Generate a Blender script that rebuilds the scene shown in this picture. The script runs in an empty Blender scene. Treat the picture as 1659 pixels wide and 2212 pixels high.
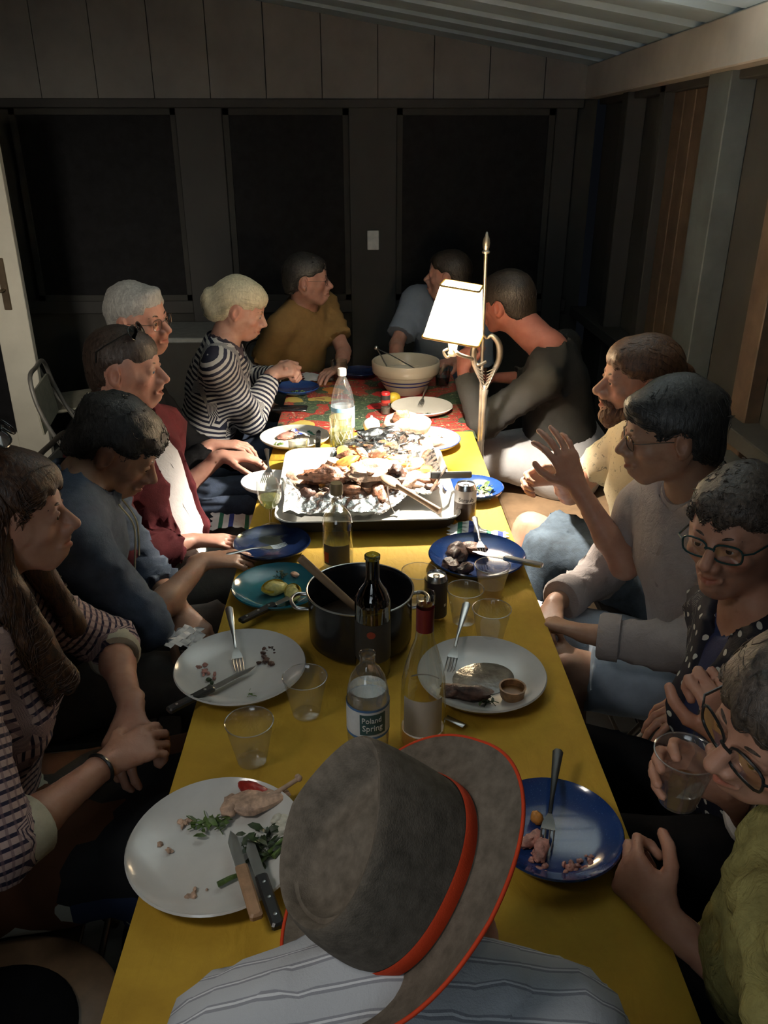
import bpy, math, random
import numpy as np
import openvdb as vdb
from mathutils import Vector, Matrix, Euler, kdtree
PI = math.pi
R = math.radians
random.seed(7)
RNG = np.random.default_rng(7)
scene = bpy.context.scene
col = scene.collection

# ---------------------------------------------------------------- camera
CAM = np.array((-0.038, 0.0, 1.797))
PITCH, YAW, FPX = R(24.2), R(1.36), 1750.0
cam_d = bpy.data.cameras.new('camera')
cam_d.sensor_fit = 'VERTICAL'
cam_d.sensor_height = 36.0
cam_d.lens = FPX / 2212.0 * 36.0
cam_d.clip_start = 0.05
cam = bpy.data.objects.new('camera', cam_d)
col.objects.link(cam)
cam.location = CAM
cam.rotation_euler = Euler((PI / 2 - PITCH, 0, -YAW), 'XYZ')
scene.camera = cam

# ---------------------------------------------------------------- world and exposure
world = bpy.data.worlds.new('night')
scene.world = world
world.use_nodes = True
world.node_tree.nodes['Background'].inputs[0].default_value = (0.35, 0.42, 0.55, 1)
world.node_tree.nodes['Background'].inputs[1].default_value = 0.006
vs = scene.view_settings
vs.view_transform = 'Standard'
vs.look = 'None'
vs.gamma = 1.0
vs.use_curve_mapping = False
vs.exposure = 0.0

def area_light(name, loc, target, size, power, color):
    l = bpy.data.lights.new(name, 'AREA')
    l.shape = 'RECTANGLE'
    l.size, l.size_y = size
    l.energy = power
    l.color = color
    o = bpy.data.objects.new(name, l)
    col.objects.link(o)
    o.location = loc
    o.rotation_euler = (Vector(target) - Vector(loc)).to_track_quat('-Z', 'Y').to_euler()
    return o
# light spilling out of the house through the doorway behind the photographer
_h = area_light('house_doorway_light', (-0.55, -1.45, 1.85), (0.6, 2.4, 2.35), (1.1, 1.2), 4.2, (0.84, 0.94, 1.0))
_h.data.spread = R(80)
_p = area_light('hat_fill_light', (-1.05, .35, 2.32), (.0, .70, .9), (.35, .35), 1.1, (1.0, .94, .86))  # unseen overhead light added to lift the hat and striped shirt
_p.data.spread = R(60)
# unseen light added behind the camera to brighten the far-left door and chairs
_s = area_light('far_left_fill_light', (-1.15, -.9, 2.05), (-1.75, 4.6, .95), (.5, .9), 3.4, (1.0, .90, .76))
_s.data.spread = R(30)

# ---------------------------------------------------------------- calibration of the photograph (for measuring real places)
_cf = np.array((math.sin(YAW) * math.cos(PITCH), math.cos(YAW) * math.cos(PITCH), -math.sin(PITCH)))
_cr = np.array((math.cos(YAW), -math.sin(YAW), 0.0))
_cu = np.cross(_cr, _cf)
def _ray(x, y):
    return _cf * FPX + _cr * (x - 829.5) - _cu * (y - 1106.0)
def W(x, y, Y):
    d = _ray(x, y)
    return CAM + d * (Y / d[1])
ZT = 0.765
def T(x, y, z=ZT):
    d = _ray(x, y)
    return CAM + d * ((z - CAM[2]) / d[2])
def WX(x, y, X):
    d = _ray(x, y)
    return CAM + d * ((X - CAM[0]) / d[0])

# ---------------------------------------------------------------- object helpers
def tag(o, label=None, cat=None, group=None, kind=None):
    if label: o['label'] = label
    if cat: o['category'] = cat
    if group: o['group'] = group
    if kind: o['kind'] = kind
    return o
def empty(name, loc=(0, 0, 0), rot=(0, 0, 0), label=None, cat=None, group=None):
    o = bpy.data.objects.new(name, None)
    o.empty_display_size = 0.05
    col.objects.link(o)
    o.location = loc
    o.rotation_euler = rot
    return tag(o, label, cat, group)
def obj(name, geo, mat, parent=None, smooth=True, loc=None, rot=None):
    v, f = geo
    me = bpy.data.meshes.new(name)
    me.from_pydata([tuple(map(float, p)) for p in v], [], [tuple(int(i) for i in q) for q in f])
    if smooth is True:
        me.polygons.foreach_set('use_smooth', [True] * len(me.polygons))
        if smooth_angle_ok: me.set_sharp_from_angle(angle=R(48))
    me.update()
    for m in (mat if isinstance(mat, (list, tuple)) else [mat]): me.materials.append(m)
    o = bpy.data.objects.new(name, me)
    col.objects.link(o)
    if parent is not None: o.parent = parent
    if loc is not None: o.location = loc
    if rot is not None: o.rotation_euler = rot
    return o
smooth_angle_ok = True
def struct(o):
    o['kind'] = 'structure'
    return o
def copy_tree(o, parent=None):
    c = o.copy()
    col.objects.link(c)
    c.parent = parent
    for ch in list(o.children): copy_tree(ch, c)
    return c

# geometry: every function returns (verts, faces)
def join(*gs):
    V, F, n = [], [], 0
    for v, f in gs:
        V.extend([tuple(p) for p in v])
        F.extend([tuple(i + n for i in q) for q in f])
        n += len(v)
    return V, F
def xf(geo, loc=(0, 0, 0), rot=(0, 0, 0), sc=(1, 1, 1)):
    if not isinstance(sc, (tuple, list)): sc = (sc,) * 3
    M = Matrix.LocRotScale(Vector(loc), Euler(rot, 'XYZ'), Vector(sc))
    return [tuple(M @ Vector(p)) for p in geo[0]], geo[1]
def box(x0, x1, y0, y1, z0, z1, b=0.0):
    if b <= 0:
        v = [(x, y, z) for z in (z0, z1) for y in (y0, y1) for x in (x0, x1)]
        return v, [(0, 2, 3, 1), (4, 5, 7, 6), (0, 1, 5, 4), (2, 6, 7, 3), (0, 4, 6, 2), (1, 3, 7, 5)]
    # chamfered box: lofted rounded rectangles
    def ring(i, z):
        return [(x0 + i + b, y0 + i, z), (x1 - i - b, y0 + i, z), (x1 - i, y0 + i + b, z), (x1 - i, y1 - i - b, z),
                (x1 - i - b, y1 - i, z), (x0 + i + b, y1 - i, z), (x0 + i, y1 - i - b, z), (x0 + i, y0 + i + b, z)]
    rs = [ring(b, z0), ring(0, z0 + b), ring(0, z1 - b), ring(b, z1)]
    return loft(rs, True, True)
def loft(rings, cap0=False, cap1=False, closed=True):
    V, F = [], []
    n = len(rings[0])
    for r in rings: V.extend(r)
    for k in range(len(rings) - 1):
        for i in range(n if closed else n - 1):
            j = (i + 1) % n
            F.append((k * n + i, k * n + j, (k + 1) * n + j, (k + 1) * n + i))
    if cap0: F.append(tuple(range(n - 1, -1, -1)))
    if cap1: F.append(tuple((len(rings) - 1) * n + i for i in range(n)))
    return V, F
def lathe(prof, segs=40, a0=0.0):
    rings = [[(r * math.cos(2 * PI * i / segs), r * math.sin(2 * PI * i / segs), z) for i in range(segs)] for r, z in prof]
    V, F = [], []
    idx = []
    for (r, z), ring in zip(prof, rings):
        if r < 1e-6:
            idx.append([len(V)] * segs); V.append((0, 0, z))
        else:
            idx.append(list(range(len(V), len(V) + segs))); V.extend(ring)
    for k in range(len(prof) - 1):
        a, b = idx[k], idx[k + 1]
        for i in range(segs):
            j = (i + 1) % segs
            q = []
            for t in (a[i], a[j], b[j], b[i]):
                if t not in q: q.append(t)
            if len(q) > 2: F.append(tuple(q))
    return V, F
def tube(pts, r, segs=8, caps=True, flat=1.0, fdir=None):
    pts = [Vector(p) for p in pts]
    rr = r if isinstance(r, (list, tuple)) else [r] * len(pts)
    rings = []
    t0 = (pts[1] - pts[0]).normalized()
    up = Vector(fdir) if fdir is not None else (Vector((0, 0, 1)) if abs(t0.z) < 0.9 else Vector((1, 0, 0)))
    n = (up - t0 * up.dot(t0)).normalized()
    for i, p in enumerate(pts):
        t = ((pts[min(i + 1, len(pts) - 1)] - pts[max(i - 1, 0)])).normalized()
        n = (n - t * n.dot(t)).normalized()
        b = t.cross(n)
        rings.append([tuple(p + (n * math.cos(2 * PI * k / segs) * flat + b * math.sin(2 * PI * k / segs)) * rr[i]) for k in range(segs)])
    return loft(rings, caps, caps)
def sphere(r=1.0, seg=16, rings=10, c=(0, 0, 0), sc=(1, 1, 1)):
    prof = [(r * math.sin(PI * k / rings), -r * math.cos(PI * k / rings)) for k in range(rings + 1)]
    prof[0] = (0, -r); prof[-1] = (0, r)
    return xf(lathe(prof, seg), c, (0, 0, 0), tuple(sc))
def arc(c, r, a0, a1, n, ax=(1, 0, 0), ay=(0, 0, 1), ry=None):
    c, ax, ay = Vector(c), Vector(ax), Vector(ay)
    ry = ry or r
    return [tuple(c + ax * r * math.cos(a0 + (a1 - a0) * i / n) + ay * ry * math.sin(a0 + (a1 - a0) * i / n)) for i in range(n + 1)]
def bez(pts, n=8):
    """smooth curve through points"""
    P = [Vector(p) for p in pts]
    P = [P[0] * 2 - P[1]] + P + [P[-1] * 2 - P[-2]]
    out = []
    for i in range(1, len(P) - 2):
        for k in range(n):
            t = k / n
            a, b, c, d = P[i - 1], P[i], P[i + 1], P[i + 2]
            out.append(0.5 * ((2 * b) + (c - a) * t + (2 * a - 5 * b + 4 * c - d) * t * t + (3 * b - a - 3 * c + d) * t ** 3))
    out.append(P[-2])
    return [tuple(p) for p in out]
_ND = [(RNG.normal(size=3), RNG.uniform(0, 6.28)) for _ in range(24)]
def nz(P, freq, n=6, seed=0):
    """cheap smooth noise, about -1..1"""
    P = np.asarray(P, dtype=float)
    out = np.zeros(P.shape[:-1])
    wv = P * freq
    for i in range(n):
        d, ph = _ND[(i + seed * 5) % 24]
        d = d / np.linalg.norm(d) * (0.8 + 0.5 * (i % 3))
        out += np.sin(wv @ d + ph * (1 + seed) + 0.9 * np.sin(wv @ np.roll(d, 1) * 0.7 + ph))
    return out / (n * 0.62)
def lump(r, seed, sc=(1, 1, 1), amp=0.25, freq=2.2, seg=14, rings=10):
    v, f = sphere(1.0, seg, rings)
    v = np.array(v)
    k = 1 + amp * nz(v + seed * 3.7, freq, 6, seed % 4) + amp * 0.45 * nz(v + seed, freq * 3, 5, (seed + 1) % 4) + amp * .18 * nz(v * np.array((1, 2.2, 2.2)) + seed, freq * 7, 5, (seed + 2) % 4)
    v = v * k[:, None] * np.array(sc) * r
    return v, f
def text_geo(s, size, depth=0.0004):
    cu = bpy.data.curves.new('lettering', 'FONT')
    cu.body = s
    cu.size = size
    cu.align_x = 'CENTER'
    cu.align_y = 'CENTER'
    cu.resolution_u = 2
    cu.extrude = depth / 2
    o = bpy.data.objects.new('lettering_tmp', cu)
    col.objects.link(o)
    me = bpy.data.meshes.new_from_object(o.evaluated_get(bpy.context.evaluated_depsgraph_get()))
    g = ([tuple(v.co) for v in me.vertices], [tuple(p.vertices) for p in me.polygons])
    bpy.data.objects.remove(o)
    bpy.data.curves.remove(cu)
    bpy.data.meshes.remove(me)
    return g
def wrap(geo, rad, ang=0.0, z=0.0):
    """bend flat xy lettering around a vertical cylinder; ang is the azimuth it faces"""
    out = []
    for x, y, d in geo[0]:
        a = ang + x / rad
        out.append(((rad + d + 0.0003) * math.cos(a), (rad + d + 0.0003) * math.sin(a), z + y))
    return out, geo[1]

# ---------------------------------------------------------------- materials
class NT:
    def __init__(s, name):
        s.m = bpy.data.materials.new(name)
        s.m.use_nodes = True
        s.t = s.m.node_tree
        s.b = s.t.nodes['Principled BSDF']
        s.out = s.t.nodes['Material Output']
    def n(s, typ, **kw):
        x = s.t.nodes.new(typ)
        for k, v in kw.items():
            if k.startswith('i_'):
                key = k[2:]
                x.inputs[int(key) if key.isdigit() else key.replace('_', ' ')].default_value = v
            else: setattr(x, k, v)
        return x
    def l(s, a, b): s.t.links.new(a, b)
    def coord(s, which='Object', scale=(1, 1, 1), rot=(0, 0, 0)):
        tc = s.n('ShaderNodeTexCoord')
        mp = s.n('ShaderNodeMapping')
        mp.inputs['Scale'].default_value = scale
        mp.inputs['Rotation'].default_value = rot
        s.l(tc.outputs[which], mp.inputs[0])
        return mp.outputs[0]
    def noise(s, co, scale, detail=4, rough=0.6, dist=0.0):
        x = s.n('ShaderNodeTexNoise')
        x.inputs['Scale'].default_value = scale
        x.inputs['Detail'].default_value = detail
        x.inputs['Roughness'].default_value = rough
        x.inputs['Distortion'].default_value = dist
        if co is not None: s.l(co, x.inputs['Vector'])
        return x.outputs[0]
    def ramp(s, fac, stops, const=False):
        x = s.n('ShaderNodeValToRGB')
        if const: x.color_ramp.interpolation = 'CONSTANT'
        e = x.color_ramp.elements
        while len(e) < len(stops): e.new(0.5)
        for k, (p, c) in zip(e, stops):
            k.position = p
            k.color = (*c, 1) if len(c) == 3 else c
        s.l(fac, x.inputs[0])
        return x.outputs[0]
    def mix(s, fac, a, b, mode='MIX'):
        x = s.n('ShaderNodeMix', data_type='RGBA', blend_type=mode)
        for v, i in ((fac, 0), (a, 6), (b, 7)):
            if hasattr(v, 'links'): s.l(v, x.inputs[i])
            else: x.inputs[i].default_value = v if i == 0 else (*v, 1)
        return x.outputs[2]
    def math(s, op, a, b=0.0, c=0.0):
        x = s.n('ShaderNodeMath', operation=op)
        for v, i in ((a, 0), (b, 1), (c, 2)):
            if hasattr(v, 'links'): s.l(v, x.inputs[i])
            else: x.inputs[i].default_value = v
        return x.outputs[0]
    def attr(s, name, out='Fac'):
        x = s.n('ShaderNodeAttribute')
        x.attribute_name = name
        return x.outputs[out]
    def bump(s, h, strength=0.3, dist=0.01):
        x = s.n('ShaderNodeBump')
        x.inputs['Strength'].default_value = strength
        x.inputs['Distance'].default_value = dist
        s.l(h, x.inputs['Height'])
        s.l(x.outputs[0], s.b.inputs['Normal'])
    def base(s, c, rough=0.6, metal=0.0):
        if hasattr(c, 'links'): s.l(c, s.b.inputs['Base Color'])
        else: s.b.inputs['Base Color'].default_value = (*c, 1)
        s.b.inputs['Roughness'].default_value = rough
        s.b.inputs['Metallic'].default_value = metal
        return s
_mc = {}
def mat(name, c, rough=0.6, metal=0.0, var=0.12, nscale=20, bump=0.15, bscale=60, bdist=0.002, spec=None, coat=0.0, sheen=0.0):
    if name in _mc: return _mc[name]
    t = NT(name)
    co = t.coord()
    f = t.noise(co, nscale, 5)
    lo = tuple(max(0, x * (1 - var * 2)) for x in c)
    hi = tuple(min(1, x * (1 + var)) for x in c)
    t.base(t.ramp(f, [(0.3, lo), (0.7, hi)]), rough, metal)
    if bump: t.bump(t.noise(co, bscale, 4), bump, bdist)
    if spec is not None: t.b.inputs['Specular IOR Level'].default_value = spec
    if coat: t.b.inputs['Coat Weight'].default_value = coat
    if sheen: t.b.inputs['Sheen Weight'].default_value = sheen
    _mc[name] = t.m
    return t.m
def thin_glass(name, tint, gloss=0.14, rough=0.03, haze=0.0, hazecol=(0.8, 0.8, 0.8)):
    """a thin clear wall: tinted see-through, mirror reflection, a little milky scatter"""
    if name in _mc: return _mc[name]
    t = NT(name)
    t.t.nodes.remove(t.b)
    tr = t.n('ShaderNodeBsdfTransparent'); tr.inputs[0].default_value = (*tint, 1)
    gl = t.n('ShaderNodeBsdfGlossy'); gl.inputs['Roughness'].default_value = rough
    lw = t.n('ShaderNodeLayerWeight'); lw.inputs[0].default_value = 0.35
    fac = t.math('MULTIPLY_ADD', lw.outputs['Facing'], 0.55, gloss * 0.5)
    df = t.n('ShaderNodeBsdfDiffuse'); df.inputs[0].default_value = (*hazecol, 1)
    tl = t.n('ShaderNodeBsdfTranslucent'); tl.inputs[0].default_value = (*hazecol, 1)
    dm = t.n('ShaderNodeMixShader'); t.l(df.outputs[0], dm.inputs[1]); t.l(tl.outputs[0], dm.inputs[2])
    m0 = t.n('ShaderNodeMixShader'); m0.inputs[0].default_value = haze
    t.l(tr.outputs[0], m0.inputs[1]); t.l(dm.outputs[0], m0.inputs[2])
    m1 = t.n('ShaderNodeMixShader'); t.l(fac, m1.inputs[0])
    t.l(m0.outputs[0], m1.inputs[1]); t.l(gl.outputs[0], m1.inputs[2])
    t.l(m1.outputs[0], t.out.inputs[0])
    _mc[name] = t.m
    return t.m
# ================================================================ the setting
XR, XL, YB, YN = 1.27, -2.35, 5.32, -1.9
ZB = 2.06
def roof_z(x): return 2.235 + 0.165 * (XR - x)
m_beam = mat('painted_beam', (0.52, 0.48, 0.42), 0.6, var=0.1, nscale=3, bump=0.1, bscale=25)
m_roof = mat('roof_sheet', (0.40, 0.52, 0.60), 0.45, var=0.1, nscale=2.5, bump=0.12, bscale=14)
m_frieze = mat('grey_painted_board', (0.17, 0.162, 0.148), 0.75, var=0.1, nscale=4, bump=0.3, bscale=30)
m_dark = mat('dark_olive_wall', (0.028, 0.027, 0.023), 0.8, var=0.15, nscale=4, bump=0.2)
m_post = mat('post_paint', (0.024, 0.023, 0.021), 0.7, var=0.1, nscale=4, bump=0.2)
m_rpost = mat('weathered_post', (0.075, 0.088, 0.09), 0.7, var=0.15, nscale=6, bump=0.2)
m_brownboard = mat('brown_board', (0.085, 0.055, 0.035), 0.6, var=0.25, nscale=8, bump=0.3)
m_pane = mat('night_pane', (0.010, 0.010, 0.011), 0.6, var=0.2, bump=0, spec=.08)
m_white = mat('switch_plastic', (0.75, 0.72, 0.66), 0.4, bump=0)
m_door = mat('door_paint', (0.56, 0.53, 0.44), 0.55, var=0.06, nscale=5, bump=0.08)
m_tile = mat('floor_tile', (0.30, 0.30, 0.28), 0.45, var=0.14, nscale=5, bump=0.15, bscale=20)
m_grout = mat('grout', (0.03, 0.03, 0.028), 0.9)

floor = struct(obj('floor', box(XL - .1, XR + .3, YN, YB + .1, -.12, -.006), m_grout, smooth=False))
tile_v = box(-.162, .162, -.162, .162, -.008, 0.0, 0.003)
tile0 = None
for i in range(11):
    for j in range(19):
        x, y = XL + .1 + i * .33, YN + .6 + j * .33
        if y > YB: continue
        if tile0 is None:
            tile0 = obj('floor_tile', tile_v, m_tile, floor, smooth=False)
            t_ = tile0
        else:
            t_ = tile0.copy(); col.objects.link(t_); t_.parent = floor
        t_.location = (x, y, random.uniform(-.0006, .0006))

# roof of ribbed sheets that rises to the left
pitch = .35
prof = []
y = YN
k = 0
while y < YB + .3:
    prof += [(y, 0.0), (y + .215, 0.0), (y + .255, .048), (y + .31, .048)]
    y += pitch
roof_rings = []
for x in np.linspace(XR + .45, XL - .1, 12):
    roof_rings.append([(x, yy, roof_z(x) + h) for yy, h in prof] + [(x, yy, roof_z(x) + h + .012) for yy, h in reversed(prof)])
struct(obj('ceiling', loft(roof_rings, True, True), m_roof, smooth=False))

# beam along the right and the boarded gable at the back
struct(obj('trim_right_beam', box(XR, XR + .09, YN, YB + .05, ZB, 2.232, .006), m_beam, smooth=False))
gable = struct(empty('wall_back_gable', (0, YB, 0)))
x = XR + .08
while x > XL - .1:
    x2 = x - .325
    zt, zt2 = roof_z(x) - .0, roof_z(x2) - .0
    g = ([(x2 + .005, 0, ZB), (x, 0, ZB), (x, 0, zt), (x2 + .005, 0, zt2), (x2 + .005, .03, ZB), (x, .03, ZB), (x, .03, zt), (x2 + .005, .03, zt2)],
         [(0, 1, 2, 3), (7, 6, 5, 4), (0, 4, 5, 1), (3, 2, 6, 7), (0, 3, 7, 4), (1, 5, 6, 2)])
    obj('board', g, m_frieze, gable, smooth=False)
    x = x2
obj('backing', ([(XL - .1, .035, ZB), (XR + .1, .035, ZB), (XR + .1, .035, roof_z(XR)), (XL - .1, .035, roof_z(XL)),
                 (XL - .1, .06, ZB), (XR + .1, .06, ZB), (XR + .1, .06, roof_z(XR) + .05), (XL - .1, .06, roof_z(XL) + .05)],
                [(0, 1, 2, 3), (7, 6, 5, 4), (0, 4, 5, 1), (3, 2, 6, 7), (0, 3, 7, 4), (1, 5, 6, 2)]), m_dark, gable, smooth=False)
# back wall below: dark posts and night-dark panes
wb = struct(empty('wall_back', (0, YB, 0)))
obj('wall_panel', box(XL - .1, XR + .1, .08, .14, -.05, ZB), m_dark, wb, smooth=False)
for px0, px1 in ((392, 490), (755, 857), (1190, 1235)):
    a, b = W(px0, 400, YB)[0], W(px1, 400, YB)[0]
    obj('post', box(a, b, 0.0, .08, 0, ZB, .004), m_post, wb, smooth=False)
obj('rail', box(XL, XR, .02, .08, .82, .90, .004), m_post, wb, smooth=False)
obj('head_rail', box(XL, XR, -.015, .08, ZB - .05, ZB, .004), m_post, wb, smooth=False)
for n, (px0, px1) in enumerate(((40, 392), (490, 755), (857, 1190))):
    a, b = W(px0, 400, YB)[0], W(px1, 400, YB)[0]
    w = struct(empty('window_%d' % (n + 1), (0, YB + .03, 0)))
    obj('pane', box(a + .03, b - .03, .02, .03, .93, ZB - .08), m_pane, w, smooth=False)
    obj('frame', join(box(a, a + .035, 0, .04, .9, ZB - .05), box(b - .035, b, 0, .04, .9, ZB - .05),
                      box(a, b, 0, .04, .9, .935), box(a, b, 0, .04, ZB - .085, ZB - .05)), m_dark, w, smooth=False)
sw = W(806, 519, YB - .005)
s_ = empty('light_switch', tuple(sw), (0, 0, 0), 'small white light switch plate on the dark back wall', 'light switch')
obj('switch_plate', box(-.036, .036, -.006, 0.004, -.058, .058, .003), m_white, s_, smooth=False)
obj('toggle', box(-.005, .005, -.014, -.004, -.012, .012, .001), m_white, s_, smooth=False)

# right wall: recessed boards between posts
wr = struct(empty('wall_right', (XR, 0, 0)))
obj('wall_panel', box(.16, .22, YN, YB + .1, -.05, ZB + .1), m_dark, wr, smooth=False)
obj('sill_rail', box(.03, .16, YN, YB, .80, .86, .004), m_dark, wr, smooth=False)
obj('head_rail', box(.09, .16, YN, YB, ZB - .03, ZB + .10, .004), m_post, wr, smooth=False)
def ywall(px, X=XR + .1):
    return WX(px, 420, X)[1]
for a, b, m, d in ((1350, 1338, m_post, 0), (1562, 1516, m_rpost, 0), (1700, 1659, m_brownboard, .04), (1414, 1402, m_post, .03)):
    y0, y1 = ywall(a), ywall(b)
    obj('post', box(.06 + d, .16, min(y0, y1), max(y0, y1), 0, ZB + .02, .004), m, wr, smooth=False)
y0, y1 = ywall(1512), ywall(1418)
for k in range(4):
    ya, yb = y0 + (y1 - y0) * k / 4, y0 + (y1 - y0) * (k + 1) / 4
    obj('board', box(.125, .16, ya + .004, yb - .004, .86, ZB - .03, .003), m_brownboard, wr, smooth=False)
# left wall and house side, mostly out of view
struct(obj('wall_left', box(XL - .2, XL - .1, YN, YB + .1, -.05, 2.9), m_dark, smooth=False))

# open glazed door at the left
YD = 4.2
dw = W(117, 1010, YD)
dx1 = dw[0] + .01
door = struct(empty('door_1', (dx1, YD, 0)))
obj('stile', box(-.165, 0, -.02, .02, .02, 2.03, .003), m_door, door, smooth=False)
obj('stile', box(-.80, -.68, -.02, .02, .02, 2.03, .003), m_door, door, smooth=False)
zr = W(20, 932, YD)[2]
obj('rail', box(-.68, -.165, -.02, .02, .02, zr, .003), m_door, door, smooth=False)
obj('rail', box(-.68, -.165, -.02, .02, 1.91, 2.03, .003), m_door, door, smooth=False)
obj('pane', box(-.68, -.165, -.004, .004, zr, 1.91), m_pane, door, smooth=False)
hz0, hz1 = W(10, 668, YD)[2], W(10, 556, YD)[2]
hx = W(12, 610, YD)[0] - dx1
m_bronze = mat('bronze', (0.16, 0.12, 0.08), 0.4, 0.8)
hp = obj('handle_plate', box(hx - .018, hx + .018, -.03, -.018, hz0, hz1, .003), m_bronze, door, smooth=False)
obj('handle', tube([(hx, -.03, hz0 + .1), (hx, -.07, hz0 + .1), (hx - .1, -.07, hz0 + .1)], .008), m_bronze, hp)

# ================================================================ tables and cloths
m_wood = mat('table_wood', (0.25, 0.16, 0.09), 0.5, var=0.2, nscale=8)
m_steel = mat('steel', (0.55, 0.55, 0.54), 0.28, 1.0, var=0.06, bump=0.05)
m_darksteel = mat('dark_chair_metal', (0.12, 0.10, 0.08), 0.4, 0.6)
t = empty('folding_table', (0, 1.87, 0), (0, 0, 0), 'long folding table under the yellow cloth, running away from the camera', 'table')
obj('tabletop', box(-.375, .375, -1.20, 1.20, .720, .748, .006), m_wood, t, smooth=False)
for s in (-1, 1):
    for q in (-1, 1):
        obj('leg', tube([(q * .30, s * .98, .725), (q * .31, s * 1.02, 0.0)], .014), m_darksteel, t)
    obj('leg_brace', tube([(-.305, s * 1.0, .25), (.305, s * 1.0, .25)], .010), m_darksteel, t)
t = empty('card_table', (0, 3.60, 0), (0, 0, 0), 'square table under the red flowered cloth at the far end', 'table')
obj('tabletop', box(-.385, .385, -.47, .47, .720, .746, .006), m_wood, t, smooth=False)
for s in (-1, 1):
    for q in (-1, 1):
        obj('leg', tube([(q * .34, s * .42, .72), (q * .34, s * .42, 0.0)], .014), m_darksteel, t)

def cloth_geo(x0, x1, y0, y1, z, drop, nx, ny, amp=.0025, seed=0, near=1, far=1):
    """cloth lying on a table with a short hanging edge"""
    def sup(s, lo, hi):           # s runs past lo/hi into the drop
        if s < lo: return lo, lo - s
        if s > hi: return hi, s - hi
        return s, 0.0
    xs = np.linspace(x0 - drop, x1 + drop, nx)
    ys = np.linspace(y0 - drop * near, y1 + drop * far, ny)
    V = []
    for yy in ys:
        for xx in xs:
            px_, dx_ = sup(xx, x0, x1)
            py_, dy_ = sup(yy, y0, y1)
            d = max(dx_, dy_)
            ox = (1 if xx > x1 else -1) * (min(d, .008) + .007 * d / drop * (1 + math.sin(py_ * 19 + seed) * .8)) if dx_ > 0 else 0
            oy = (1 if yy > y1 else -1) * (min(d, .008) + .007 * d / drop * (1 + math.sin(px_ * 19 + seed) * .8)) if dy_ > 0 else 0
            V.append((px_ + ox, py_ + oy, z - max(0, d - .006)))
    V = np.array(V)
    n = nz(V * np.array((1, 1, .3)), 13, 7, seed) * .5 + nz(V * np.array((1, .35, .3)), 34, 6, seed + 1) * .3 + nz(V * np.array((.4, 1, .3)), 48, 6, seed + 2) * .25
    V[:, 2] += np.where(V[:, 2] > z - .004, np.maximum(n, -.3) * amp, 0)
    F = [(j * nx + i, j * nx + i + 1, (j + 1) * nx + i + 1, (j + 1) * nx + i) for j in range(ny - 1) for i in range(nx - 1)]
    return [tuple(p) for p in V], F
t = NT('mustard_linen')
co = t.coord()
f1 = t.noise(co, 5, 6, .65, .4)
f2 = t.noise(co, 90, 3, .7)
c = t.ramp(f1, [(.3, (.40, .235, .016)), (.55, (.52, .32, .024)), (.75, (.60, .38, .035))])
c = t.mix(t.math('MULTIPLY', f2, .35), c, (.36, .20, .015))
t.base(c, .85)
wv = t.n('ShaderNodeTexNoise'); wv.inputs['Scale'].default_value = 22; wv.inputs['Detail'].default_value = 5; wv.inputs['Distortion'].default_value = 1.6
t.l(t.coord(scale=(1, .45, 1)), wv.inputs['Vector'])
fold = t.n('ShaderNodeTexWave'); fold.inputs['Scale'].default_value = .75; fold.inputs['Distortion'].default_value = .25; fold.wave_profile = 'SAW'
t.l(t.coord(scale=(1, 1, 1)), fold.inputs['Vector'])
h = t.math('ADD', t.math('MULTIPLY', wv.outputs[0], 1.2), t.math('ADD', t.math('MULTIPLY', f2, .12), t.math('POWER', fold.outputs['Fac'], 18)))
t.bump(h, .6, .004)
m_yellow = t.m
yc = obj('yellow_tablecloth', cloth_geo(-.382, .382, .66, 3.085, ZT - .005, .13, 110, 330, far=0), m_yellow)
tag(yc, 'long mustard yellow tablecloth with creases on the long table', 'tablecloth')
t = NT('red_floral_print')
co = t.coord()
wp = t.n('ShaderNodeTexNoise'); wp.inputs['Scale'].default_value = 9; wp.inputs['Detail'].default_value = 3
t.l(co, wp.inputs['Vector'])
co2 = t.mix(.12, co, wp.outputs['Color'])
vo = t.n('ShaderNodeTexVoronoi'); vo.inputs['Scale'].default_value = 6.5
t.l(co2, vo.inputs['Vector'])
st = t.noise(t.coord(scale=(1, 4.5, 1), rot=(0, 0, .7)), 17, 5, .7, 1.5)
st2 = t.noise(t.coord(scale=(5, 1, 1), rot=(0, 0, .3)), 12, 5, .7, 1.5)
base = t.mix(t.math('GREATER_THAN', t.noise(co, 4.2, 2), .52), (.27, .010, .008), (.020, .040, .02))
leaf = t.mix(t.math('GREATER_THAN', st, .55), base, (.07, .12, .045))
leaf = t.mix(t.math('GREATER_THAN', st2, .60), leaf, (.02, .03, .02))
leaf = t.mix(t.math('GREATER_THAN', t.noise(co, 38, 3, .6, 2.0), .64), leaf, (.38, .34, .22))
pet = t.math('LESS_THAN', vo.outputs['Distance'], .30)
fc = t.ramp(vo.outputs['Color'], [(.0, (.40, .015, .015)), (.42, (.34, .012, .02)), (.55, (.42, .15, .02)), (.70, (.36, .28, .06)), (.78, (.34, .02, .015))], True)
c = t.mix(pet, leaf, fc)
c = t.mix(t.math('LESS_THAN', vo.outputs['Distance'], .07), c, (.14, .02, .02))
t.base(c, .8)
t.bump(t.noise(co, 40, 4), .3, .003)
rc = obj('red_flowered_tablecloth', cloth_geo(-.395, .395, 3.03, 4.08, ZT - .013, .16, 90, 110, amp=.002, seed=2, near=0), t.m)
tag(rc, 'red tablecloth with green leaves and flowers on the far table', 'tablecloth')
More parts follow.
